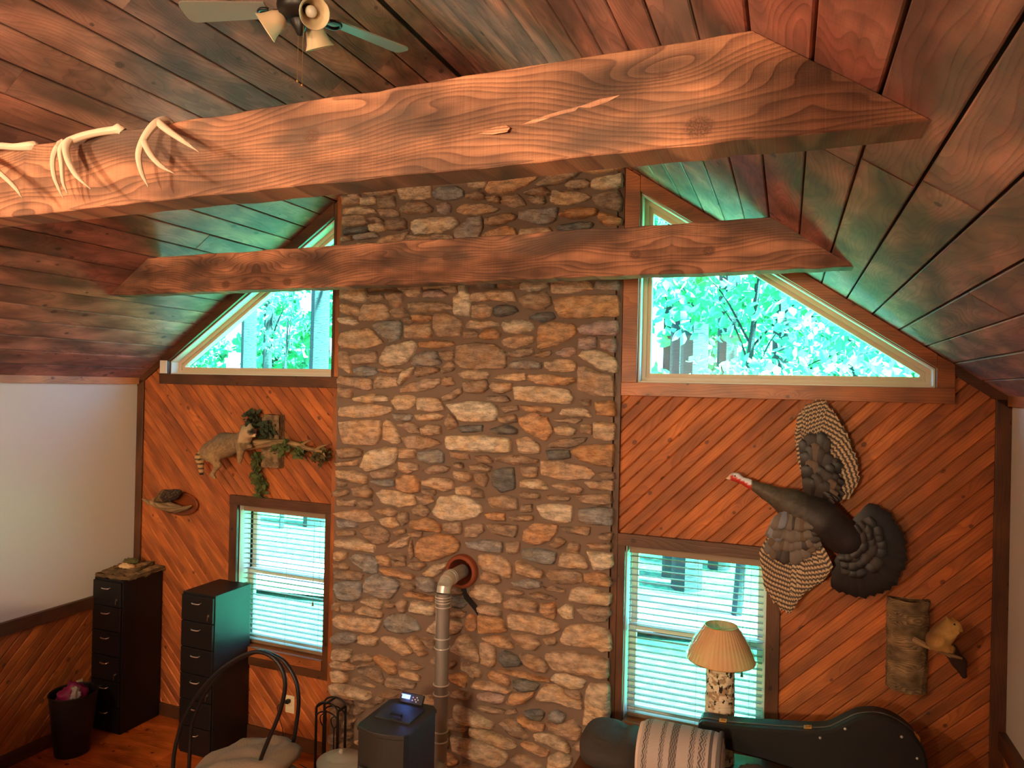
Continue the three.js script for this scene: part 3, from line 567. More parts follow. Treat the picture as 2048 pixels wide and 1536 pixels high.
  ['o', -379, 1434, -359, 1482, -346, 1383, -367, 1371],
  ['t', -923, 1346, -873, 1357, -818, 1358, -844, 1318, -888, 1294, -922, 1300],
  ['g', -806, 1327, -762, 1354, -654, 1357, -616, 1347, -599, 1322, -603, 1257, -651, 1242, -700, 1250, -744, 1282, -800, 1304],
  ['o', -611, 1362, -532, 1366, -510, 1341, -509, 1305, -572, 1307],
  ['t', -532, 1384, -469, 1391, -401, 1376, -401, 1349, -458, 1356],
  ['b', -499, 1342, -401, 1340, -400, 1322, -467, 1310],
  ['t', -933, 1275, -843, 1280, -810, 1270, -820, 1250, -909, 1249],
  ['b', -926, 1219, -870, 1240, -732, 1247, -705, 1227, -720, 1193, -841, 1182, -919, 1178],
  ['o', -588, 1282, -519, 1290, -415, 1280, -332, 1271, -347, 1247, -440, 1245, -544, 1251],
  ['o', -380, 1324, -355, 1349, -273, 1354, -258, 1342, -303, 1306, -364, 1308],
  ['t', -272, 1292, -213, 1339, -125, 1375, -114, 1363, -162, 1305, -201, 1278, -262, 1280],
  ['g', -697, 1163, -666, 1218, -613, 1238, -518, 1240, -455, 1221, -433, 1196, -463, 1156, -504, 1105, -557, 1103, -631, 1112, -686, 1128],
  ['g', -918, 1154, -742, 1185, -714, 1170, -717, 1087, -755, 1063, -893, 1045, -922, 1097],
  ['t', -423, 1220, -351, 1220, -330, 1191, -361, 1183, -412, 1190],
  ['g', -322, 1255, -286, 1268, -211, 1264, -191, 1244, -194, 1191, -259, 1178, -310, 1211],
  ['t', -716, 1059, -685, 1082, -594, 1094, -561, 1075, -565, 1038, -619, 1035, -673, 1046],
  ['t', -931, 1011, -904, 1034, -881, 1018, -869, 978, -902, 973, -930, 983],
  ['b', -864, 1011, -793, 1039, -770, 1024, -780, 985, -857, 975],
  ['o', -535, 1079, -461, 1084, -471, 1055, -523, 1048],
  ['b', -456, 1085, -410, 1118, -379, 1095, -393, 1044, -419, 1031, -440, 1055],
  ['o', -401, 1155, -360, 1169, -259, 1160, -188, 1156, -198, 1137, -283, 1135, -385, 1139],
  ['l', -363, 1057, -344, 1113, -308, 1109, -187, 1112, -196, 1049, -281, 1046, -357, 1044],
  ['t', -753, 998, -699, 1029, -618, 1026, -554, 1012, -564, 983, -644, 981, -736, 987],
  ['t', -923, 919, -890, 947, -725, 956, -564, 974, -584, 912, -625, 869, -722, 869, -860, 867, -911, 883],
  ['g', -542, 959, -501, 1006, -408, 1024, -336, 1007, -304, 971, -289, 947, -354, 919, -431, 903, -509, 905, -541, 927],
  ['t', -248, 944, -195, 1009, -106, 1031, -19, 1026, -4, 1002, -46, 956, -153, 936, -228, 933],
  ['d', -100, 1176, -13, 1175, 26, 1149, -11, 1114, -84, 1113],
  ['b', -98, 1080, -35, 1093, 18, 1096, 0, 1059, -82, 1047],
  ['o', 19, 1053, 38, 1082, 76, 1078, 86, 1032, 73, 992, 30, 990, 15, 1018],
  ['t', -101, 1220, -23, 1221, -13, 1201, -86, 1196],
  ['g', -937, 794, -898, 833, -804, 847, -738, 843, -743, 805, -830, 773, -925, 768],
  ['t', -726, 808, -722, 841, -641, 849, -582, 848, -597, 805, -666, 794, -721, 799],
  ['t', -561, 852, -535, 869, -430, 867, -377, 830, -341, 796, -402, 768, -454, 787, -507, 810],
  ['o', -374, 880, -328, 905, -292, 884, -250, 828, -235, 813, -274, 789, -326, 816],
  ['b', -277, 899, -192, 899, -191, 846, -241, 860],
  ['t', 87, 1438, 153, 1449, 222, 1448, 278, 1421, 297, 1389, 298, 1330, 262, 1325, 225, 1346, 178, 1345, 122, 1360, 93, 1391],
  ['t', 328, 1431, 360, 1434, 427, 1408, 494, 1395, 482, 1352, 406, 1351, 343, 1361, 329, 1393],
  ['g', 363, 1481, 380, 1508, 469, 1517, 566, 1507, 554, 1439, 493, 1437, 426, 1446, 373, 1457],
  ['t', 589, 1447, 596, 1498, 664, 1509, 728, 1496, 755, 1446, 730, 1435, 645, 1433, 589, 1435],
  ['l', 748, 1535, 832, 1531, 889, 1534, 890, 1466, 834, 1443, 792, 1438, 770, 1484],
  ['b', 512, 1376, 537, 1408, 667, 1415, 718, 1405, 719, 1356, 668, 1342, 539, 1334],
  ['o', 734, 1407, 834, 1423, 884, 1393, 885, 1353, 815, 1352, 740, 1359],
  ['b', 108, 1333, 131, 1348, 216, 1333, 235, 1305, 203, 1284, 109, 1294],
  ['t', 44, 1225, 77, 1260, 157, 1270, 241, 1238, 242, 1183, 182, 1170, 88, 1184, 45, 1195],
  ['o', 259, 1249, 295, 1266, 373, 1259, 368, 1242, 319, 1235, 269, 1233],
  ['g', 295, 1304, 407, 1335, 482, 1331, 478, 1302, 408, 1284, 327, 1291],
  ['l', 500, 1304, 561, 1312, 626, 1304, 618, 1290, 562, 1292, 509, 1293],
  ['p', 409, 1255, 475, 1268, 541, 1256, 576, 1248, 498, 1238, 418, 1240],
  ['t', 649, 1249, 665, 1313, 732, 1334, 815, 1324, 886, 1313, 883, 1260, 830, 1249, 713, 1246],
  ['b', 256, 1184, 319, 1223, 432, 1221, 463, 1200, 460, 1158, 389, 1148, 298, 1148, 261, 1155],
  ['o', 482, 1161, 485, 1207, 563, 1221, 573, 1198, 565, 1135, 522, 1141],
  ['l', 582, 1183, 628, 1218, 671, 1220, 677, 1151, 630, 1144, 608, 1158],
  ['b', 693, 1202, 776, 1230, 879, 1240, 888, 1201, 860, 1165, 799, 1144, 736, 1159],
  ['t', 89, 1132, 113, 1148, 206, 1148, 239, 1135, 240, 1106, 161, 1103, 100, 1108],
  ['o', 95, 1085, 161, 1095, 240, 1093, 269, 1046, 278, 1018, 186, 1000, 102, 983],
  ['t', 281, 1111, 312, 1124, 389, 1123, 500, 1122, 579, 1112, 601, 1078, 546, 1045, 480, 1031, 391, 1039, 314, 1036, 291, 1049],
  ['t', 607, 1013, 631, 1083, 665, 1112, 757, 1126, 861, 1121, 886, 1089, 892, 1009, 852, 995, 802, 1011, 718, 1002, 633, 1001],
  ['o', 126, 965, 210, 982, 288, 981, 326, 932, 281, 925, 188, 936],
  ['b', 306, 1009, 391, 1022, 459, 1011, 481, 977, 451, 939, 393, 939, 348, 957],
  ['o', 503, 1010, 576, 1029, 577, 992, 525, 980],
  ['t', 113, 924, 179, 930, 212, 901, 209, 816, 182, 790, 125, 810],
  ['t', -83, 853, -25, 941, 33, 959, 73, 912, 113, 840, 104, 812, 26, 826],
  ['t', -924, 671, -920, 721, -780, 743, -785, 693, -813, 669, -906, 659],
  ['t', -947, 628, -906, 654, -830, 657, -755, 650, -754, 626, -829, 603, -928, 606],
  ['t', -940, 579, -887, 588, -799, 579, -804, 539, -856, 520, -926, 523],
  ['b', -773, 705, -688, 733, -620, 720, -625, 700, -716, 695, -761, 678],
  ['b', -732, 654, -631, 690, -597, 686, -602, 675, -686, 661],
  ['o', -615, 721, -576, 742, -493, 727, -454, 709, -452, 648, -490, 637, -546, 665, -592, 696],
  ['b', -726, 635, -630, 651, -562, 644, -539, 600, -544, 570, -600, 580, -657, 603, -714, 613],
  ['b', -764, 561, -713, 579, -656, 560, -593, 538, -655, 536, -740, 536],
  ['t', -431, 666, -355, 674, -280, 664, -290, 634, -365, 630, -419, 640],
  ['b', -527, 583, -506, 615, -408, 613, -311, 616, -326, 581, -433, 552, -516, 556],
  ['b', -422, 743, -330, 739, -266, 722, -292, 699, -383, 693, -426, 705],
  ['t', -937, 496, -885, 510, -740, 507, -637, 501, -625, 465, -709, 449, -795, 428, -912, 436, -936, 462],
  ['t', -597, 456, -580, 478, -525, 497, -536, 467, -579, 440],
  ['b', -570, 513, -487, 523, -433, 528, -459, 505, -542, 494],
  ['t', -96, 787, -55, 794, -44, 778, -84, 743],
  ['b', -4, 793, 31, 790, 82, 758, 83, 717, 32, 736, -3, 757],
  ['o', -94, 700, 7, 731, 33, 704, 24, 653, -16, 650, -67, 668],
  ['b', -91, 591, -15, 623, 60, 614, 51, 589, -39, 573],
  ['o', -714, 424, -652, 426, -596, 427, -623, 407, -708, 406],
  ['p', -782, 368, -708, 391, -668, 384, -707, 348, -775, 340],
  ['t', -831, 270, -803, 300, -729, 319, -756, 275, -779, 246, -825, 252],
  ['t', -921, 336, -880, 354, -839, 332, -850, 291, -908, 289, -920, 307],
  ['t', -835, 186, -801, 227, -761, 221, -760, 192, -818, 185],
  ['t', -940, 165, -894, 184, -864, 166, -868, 121, -915, 111, -940, 135],
  ['o', -845, 135, -800, 169, -764, 142, -787, 109, -833, 94],
  ['b', -123, 424, -62, 440, 40, 424, 36, 396, -35, 386, -117, 393],
  ['o', -123, 217, -82, 239, -21, 216, -20, 189, -70, 159, -117, 172],
  ['b', -101, 373, -75, 373, -78, 281, -98, 263],
  ['t', -45, 531, 57, 522, 156, 487, 215, 472, 206, 452, 108, 433, 9, 427, -48, 448],
  ['t', -65, 343, 61, 342, 135, 357, 209, 341, 296, 320, 293, 261, 236, 227, 163, 224, 63, 238, -48, 265],
  ['d', 235, 882, 268, 901, 340, 886, 379, 848, 351, 830, 270, 812, 236, 842],
  ['b', 359, 897, 410, 910, 504, 895, 536, 865, 519, 823, 459, 817, 398, 842],
  ['t', 526, 937, 661, 963, 794, 959, 880, 956, 882, 860, 839, 853, 708, 851, 573, 850, 545, 876, 522, 906],
  ['o', 232, 797, 295, 798, 436, 796, 529, 795, 552, 777, 483, 769, 343, 771, 247, 777],
  ['b', 50, 784, 100, 792, 121, 751, 116, 723, 67, 724],
  ['o', 165, 758, 199, 773, 286, 761, 306, 729, 297, 706, 239, 709, 170, 728],
  ['t', 63, 669, 92, 701, 176, 702, 273, 688, 312, 682, 288, 664, 177, 662, 93, 660],
  ['l', 552, 790, 583, 826, 664, 827, 753, 816, 736, 771, 666, 758, 584, 774],
  ['d', 325, 741, 414, 766, 484, 748, 462, 713, 392, 687, 335, 699],
  ['p', 104, 622, 177, 644, 269, 643, 265, 611, 227, 591, 129, 604],
  ['o', 289, 611, 322, 666, 392, 683, 457, 704, 439, 665, 393, 626, 337, 607],
  ['t', 467, 666, 494, 719, 530, 756, 598, 755, 667, 707, 729, 697, 734, 660, 690, 656, 600, 669, 509, 665],
  ['b', 634, 744, 724, 747, 729, 710, 676, 704],
  ['t', 757, 647, 759, 754, 779, 804, 887, 827, 895, 674, 888, 601, 823, 584, 745, 577],
  ['g', 105, 559, 155, 559, 276, 564, 276, 546, 180, 528, 116, 538],
  ['l', 286, 557, 338, 580, 348, 565, 291, 545],
  ['b', 240, 477, 278, 502, 349, 525, 397, 469, 430, 445, 408, 418, 327, 424, 279, 449],
  ['o', 358, 536, 376, 548, 442, 535, 516, 532, 517, 497, 453, 484, 396, 504],
  ['g', 543, 585, 587, 623, 642, 608, 634, 572, 603, 553, 557, 557],
  ['b', 535, 544, 625, 545, 691, 592, 737, 537, 716, 482, 649, 476, 558, 505],
  ['t', 59, 414, 133, 420, 256, 409, 342, 391, 352, 367, 305, 348, 208, 355, 110, 379, 60, 378],
  ['t', 458, 459, 513, 479, 604, 472, 663, 449, 673, 409, 629, 403, 537, 423, 468, 430],
  ['o', 380, 390, 422, 408, 492, 396, 552, 383, 530, 352, 484, 351, 409, 370],
  ['l', 750, 540, 767, 556, 880, 570, 881, 536, 803, 516, 755, 519],
  ['t', 545, 303, 557, 354, 620, 393, 687, 373, 675, 332, 608, 300, 549, 291],
  ['b', 321, 298, 377, 337, 447, 317, 517, 297, 531, 283, 402, 254, 331, 274],
  ['l', 682, 440, 738, 478, 773, 489, 761, 427, 718, 418],
  ['d', 395, 578, 487, 604, 520, 593, 498, 545, 419, 547],
];
{
  const ch = thing('stone_chimney', 'wide fieldstone chimney breast rising to the ridge between the windows', 'chimney', [0, 0, 0]);
  const mg = new THREE.PlaneGeometry(1.81, 4.2, 90, 200), mp = mg.attributes.position;
  for (let i = 0; i < mp.count; i++) { mp.setZ(i, 0.006 * fbm(mp.getX(i) * 9, mp.getY(i) * 9, 3)); mp.setY(i, Math.min(mp.getY(i) + 2.1, ceilY(mp.getX(i) - 0.03) - 0.004)); }
  mg.computeVertexNormals(); const muv = mg.attributes.uv; for (let i = 0; i < muv.count; i++) muv.setXY(i, mp.getX(i), mp.getY(i)); mg.translate(-0.03, 0, 0.046);
  const keep = []; for (let i = 0; i < mg.index.count; i += 3) { const t = [0, 1, 2].map((k) => mg.index.getX(i + k)); if (!t.some((k) => Math.hypot(mp.getX(k) + 0.012, mp.getY(k) - 1.335) < 0.078)) keep.push(...t); } mg.setIndex(keep);
  mesh('mortar', join([mg, extrude([[-0.935, 0], [0.875, 0], [0.875, ceilY(0.875) - 0.004], [0, ceilY(0) - 0.004], [-0.935, ceilY(0.935) - 0.004]], 0.044, 0, [flueHole(0.078)])]), mortarM, ch);
  const polys = STONES.map(([c, ...a]) => [c, a.reduce((l, v, i) => (i % 2 ? l[l.length - 1].push(v / 1000) : l.push([v / 1000]), l), [])]);
  const area = (q) => Math.abs(q.reduce((s, [x, y], i) => { const [X, Y] = q[(i + 1) % q.length]; return s + x * Y - X * y; }, 0) / 2);
  const inPoly = (x, y, q) => { let r = false; for (let i = 0, j = q.length - 1; i < q.length; j = i++) if ((q[i][1] > y) !== (q[j][1] > y) && x < (q[j][0] - q[i][0]) * (y - q[i][1]) / (q[j][1] - q[i][1]) + q[i][0]) r = !r; return r; };
  // stones where a beam, the stove or the frame hides the face
  const free = (x, y) => !polys.some(([, q]) => Math.abs(q[0][0] - x) < 0.5 && Math.abs(q[0][1] - y) < 0.4 && inPoly(x, y, q)) && Math.hypot(x + 0.012, y - 1.335) > 0.12;
  for (let k = 0; k < 2600; k++) {
    const w = rr(0.07, 0.2), h = rr(0.035, 0.075), x = rr(-0.92 + w / 2, 0.86 - w / 2), y = rr(0.05, 4.1); if (y + h > ceilY(Math.abs(x) + w / 2) - 0.02 || y > 0.32 && y < 2.98 && k % 4) continue;
    let ok = true; for (let i = -3; i <= 3 && ok; i++) for (let j = -2; j <= 2 && ok; j++) ok = free(x + i / 6 * (w + 0.024), y + j / 4 * (h + 0.022));
    if (ok) polys.push(['tbobt'[k % 5], [[-0.5, -0.1], [-0.4, 0.42], [0.1, 0.5], [0.45, 0.4], [0.5, -0.2], [0.3, -0.5], [-0.35, -0.48]].map(([a, b]) => [x + a * w + rr(-0.006, 0.006), y + b * h + rr(-0.004, 0.004)])]);
  }
  const stone = (q) => {                                               // rounded, uneven block on that outline
    const n = q.length, cx = q.reduce((s, p) => s + p[0], 0) / n, cy = q.reduce((s, p) => s + p[1], 0) / n, ring = [];
    for (let i = 0; i < n; i++) { const a = q[(i + n - 1) % n], b = q[i], c = q[(i + 1) % n]; for (const [o, t] of [[a, 0.22], [null, 0], [c, 0.22], [c, 0.5]]) { const s = o ? [b[0] + (o[0] - b[0]) * t, b[1] + (o[1] - b[1]) * t] : [b[0] + (a[0] + c[0] - 2 * b[0]) * 0.035, b[1] + (a[1] + c[1] - 2 * b[1]) * 0.035]; ring.push(s); } }
    let s = 0; for (let i = 0; i < ring.length; i++) { const [x, y] = ring[i], [X, Y] = ring[(i + 1) % ring.length]; s += x * Y - X * y; } if (s < 0) ring.reverse();
    const N = ring.length, size = Math.sqrt(area(q)), H = rr(0.024, 0.05), tx = rr(-0.09, 0.09), ty = rr(-0.05, 0.16), P = [], U = [], I = [], ox = rr(0, 5), oy = rr(0, 5), e = Math.min(0.011, size * 0.12);
    for (let k = 0; k < 5; k++) for (const [x, y] of ring) {
      const dx = x - cx, dy = y - cy, d = Math.hypot(dx, dy), sh = [-0.0065, -0.005, e - 0.004, d * 0.45, d * 0.8][k] / d, X = x - dx * sh + 0.004 * n2(x * 60, y * 60) * (k < 3 ? 1 : 0), Y = y - dy * sh + 0.004 * n2(x * 60 + 40, y * 60) * (k < 3 ? 1 : 0);
      const z = k === 0 ? 0.03 : 0.044 + H * [0, 0.5, 0.86, 1.02, 1.06][k] + (k > 1 ? tx * (X - cx) + ty * (Y - cy) * 0.6 + 0.006 * n2(X * 22 + ox, Y * 30) : 0);
      P.push(X, Y, z); U.push(X + ox, Y + oy + (k === 0 ? 0.03 : 0));
    }
    for (let k = 0; k < 4; k++) for (let i = 0; i < N; i++) { const a = k * N + i, b = k * N + (i + 1) % N; I.push(a, b, a + N, b, b + N, a + N); }
    P.push(cx, cy, 0.044 + H * 1.06 + 0.004 * n2(cx * 30, cy * 30)); U.push(cx + ox, cy + oy); for (let i = 0; i < N; i++) I.push(4 * N + i, 4 * N + (i + 1) % N, 5 * N);
    const g = new THREE.BufferGeometry(); g.setAttribute('position', new THREE.Float32BufferAttribute(P, 3)); g.setAttribute('uv', new THREE.Float32BufferAttribute(U, 2)); g.setIndex(I); g.computeVertexNormals(); return g;
  };
  const order = polys.map((p) => [area(p[1]), p]).sort((a, b) => b[0] - a[0]), small = [];
  order.forEach(([, [c, q]], i) => { const g = stone(q); if (i < 290) mesh('stone', g, stoneM[c][i % stoneM[c].length], ch); else small.push(g); });
  if (small.length) mesh('small_stones', join(small), stoneM.b[0], ch).userData.kind = 'stuff';
  // clay thimble for the flue
  const clay = plain(srgb(176, 92, 58), 0.85, { bumpMap: scaled(grainT, 0.1, 0.1), bumpScale: 0.003 }), O = V(-0.012, 1.335, 0);
  mesh('clay_thimble', new THREE.LatheGeometry([[0.0745, -0.152], [0.074, 0.085], [0.08, 0.092], [0.092, 0.09], [0.099, 0.08], [0.1, 0.04]].map(([r, h]) => new THREE.Vector2(r, h)), 36).rotateX(Math.PI / 2).translate(O.x, O.y, 0.0), clay, ch);
  mesh('flue_back', new THREE.CircleGeometry(0.076, 24).translate(O.x, O.y, -0.15), clay, ch);
  const soot = plain(srgb(26, 22, 22), 0.9), S = (pts) => { const g = extrude(pts.map(([x, y]) => { const p = at(x, y, 0.05); return [p.x, p.y]; }), 0.004, 0.049); return g; };
  mesh('soot_crack', join([S([[922, 1176], [932, 1176], [934, 1186], [945, 1200], [955, 1212], [956, 1232], [950, 1222], [940, 1210], [928, 1196]])]), soot, ch);
}

// ---------------------------------------------------------------- overhead: fan and antlers
{
  const f = thing('ceiling_fan', 'dark ceiling fan with three bell glass shades hanging from the ridge', 'ceiling fan', [0, 3.87, 1.64]);
  const dark = plain(srgb(30, 30, 30), 0.4, { metalness: 0.4 }), shade = new THREE.MeshPhysicalMaterial({ color: srgb(236, 214, 178), roughness: 0.5, transmission: 0.25, thickness: 0 }), bladeM = plain(srgb(128, 122, 112), 0.28);
  const lathe = (p, n = 24) => new THREE.LatheGeometry(p.map(([r, y]) => new THREE.Vector2(r, y)), n);
  mesh('down_rod', new THREE.CylinderGeometry(0.012, 0.012, 0.36, 10).translate(0, 0.2, 0), dark, f);
  mesh('canopy', lathe([[0.0, 0.4], [0.06, 0.4], [0.055, 0.34], [0.02, 0.31], [0.0, 0.31]]), dark, f);
  mesh('motor_housing', lathe([[0, 0.06], [0.05, 0.06], [0.085, 0.035], [0.09, 0.0], [0.08, -0.03], [0.045, -0.045], [0.04, -0.05], [0, -0.052]]), dark, f);
  for (const a of [163, -64, 49]) {
    const r = a * Math.PI / 180, g = new THREE.Group(); g.name = 'blade_arm'; g.rotation.y = -r; f.add(g);
    mesh('blade_iron', join([new THREE.TorusGeometry(0.03, 0.0065, 6, 16, 4.6).rotateX(Math.PI / 2).rotateY(2.2).translate(0.135, -0.012, 0), bar(V(0.06, -0.01, 0), V(0.11, -0.012, 0), 0.022, 0.008)]), dark, g);
    const s = new THREE.Shape(); s.moveTo(0.13, -0.042); s.lineTo(0.44, -0.056); s.quadraticCurveTo(0.468, -0.052, 0.47, -0.02); s.lineTo(0.47, 0.03); s.quadraticCurveTo(0.466, 0.056, 0.44, 0.056); s.lineTo(0.13, 0.042);
    mesh('blade', new THREE.ExtrudeGeometry(s, { depth: 0.006, bevelEnabled: false }).rotateX(-Math.PI / 2 + 0.2).translate(0, -0.004, 0), bladeM, g);
  }
  mesh('light_hub', lathe([[0, -0.02], [0.035, -0.03], [0.04, -0.055], [0.022, -0.08], [0.012, -0.1], [0, -0.105]]), dark, f);
  const bell = lathe([[0.018, 0.0], [0.026, -0.006], [0.036, -0.024], [0.041, -0.045], [0.047, -0.066], [0.058, -0.085], [0.055, -0.085], [0.044, -0.064], [0.038, -0.045], [0.033, -0.024], [0.022, -0.008], [0.015, -0.003]], 28);
  for (const [dx, dz, tiltA] of [[-0.9, 0.42, 0.95], [0.85, 0.5, 1.05], [0.12, -0.97, 0.5]]) {
    const l = Math.hypot(dx, dz), ax = V(dz / l, 0, -dx / l), q = new THREE.Quaternion().setFromAxisAngle(ax, -tiltA), o = V(dx / l * 0.065, -0.03, dz / l * 0.065);
    const arm = new THREE.Group(); arm.name = 'lamp_arm'; f.add(arm);
    mesh('socket', join([new THREE.CylinderGeometry(0.019, 0.017, 0.03, 14).applyQuaternion(q).translate(o.x, o.y, o.z), rod(V(0, -0.04, 0), o, 0.007)]), dark, arm);
    mesh('glass_shade', bell.clone().applyQuaternion(q).translate(o.x, o.y, o.z), shade, arm);
    mesh('bulb', new THREE.SphereGeometry(0.022, 14, 10).translate(0, -0.045, 0).applyQuaternion(q).translate(o.x, o.y, o.z), plain(srgb(232, 226, 214), 0.3), arm);
  }
  for (const [x, z, l] of [[0.03, 0.02, 0.2], [-0.025, -0.02, 0.16]]) mesh('pull_chain', join([rod(V(x, -0.08, z), V(x, -0.1 - l, z), 0.0012, 5), new THREE.SphereGeometry(0.005, 8, 6).translate(x, -0.105 - l, z)]), brass, f);
}
{
  const boneM = new THREE.MeshStandardMaterial({ color: srgb(228, 212, 188), roughness: 0.5, bumpMap: scaled(grainT, 0.12, 0.12), bumpScale: 0.0015 }), path = (l) => l.map(([x, y, z]) => at(x, y, z));
  const antler = (label, tines, base) => {
    const t = thing('deer_antler', label, 'antler', base.toArray(), 'antlers on the near beam');
    tines.forEach(([pts, rad], i) => mesh(i ? 'tine' : 'main_beam', taper(path(pts).map((p) => p.sub(base)), rad, 26, 9), boneM, t)); return t;
  };
  antler('pale smooth antler with three long curved tines, right of the other antlers', [
    [[[345, 253, 2.375], [335, 243, 2.39], [322, 243, 2.415], [307, 252, 2.44], [287, 280, 2.462], [277, 312, 2.468], [285, 350, 2.46], [297, 374, 2.452]], [0.012, 0.013, 0.0125, 0.011, 0.0095, 0.008, 0.0055, 0.0012]],
    [[[318, 246, 2.425], [335, 260, 2.45], [365, 281, 2.475], [398, 304, 2.495]], [0.011, 0.0095, 0.007, 0.0008]],
    [[[288, 283, 2.462], [300, 307, 2.475], [320, 330, 2.486], [348, 347, 2.495]], [0.009, 0.0085, 0.0065, 0.0008]]], V(0.2, 3.137, 2.376));
  antler('tan antler with a burred base lying on the near beam, three drooping tines', [
    [[[246, 264, 2.39], [240, 258, 2.395], [230, 260, 2.4], [195, 265, 2.412], [160, 274, 2.425], [135, 285, 2.44], [122, 298, 2.45], [123, 327, 2.458], [127, 368, 2.455], [136, 388, 2.45]], [0.014, 0.017, 0.0115, 0.0105, 0.011, 0.0115, 0.0085, 0.0065, 0.005, 0.001]],
    [[[140, 281, 2.44], [132, 295, 2.455], [136, 320, 2.47], [153, 351, 2.48], [182, 379, 2.485]], [0.01, 0.01, 0.0085, 0.007, 0.0012]],
    [[[128, 284, 2.44], [114, 296, 2.452], [106, 318, 2.462], [108, 351, 2.462], [117, 376, 2.455], [127, 397, 2.45]], [0.009, 0.008, 0.007, 0.006, 0.0045, 0.0008]],
    [[[126, 283, 2.44], [117, 287, 2.452], [113, 292, 2.458]], [0.008, 0.006, 0.001]]], V(0.02, 3.137, 2.376));
  antler('antler at the left edge of the photo, one tine hanging over the near beam', [
    [[[72, 292, 2.385], [66, 292, 2.395], [30, 294, 2.41], [0, 292, 2.42], [-40, 296, 2.44], [-70, 315, 2.455]], [0.013, 0.015, 0.0105, 0.0105, 0.0105, 0.009]],
    [[[-55, 303, 2.446], [-25, 322, 2.47], [0, 346, 2.482], [31, 376, 2.49], [45, 397, 2.492]], [0.009, 0.0085, 0.0075, 0.006, 0.0008]],
    [[[-68, 313, 2.455], [-95, 345, 2.465], [-100, 390, 2.462]], [0.009, 0.0075, 0.001]]], V(-0.35, 3.137, 2.376));
}

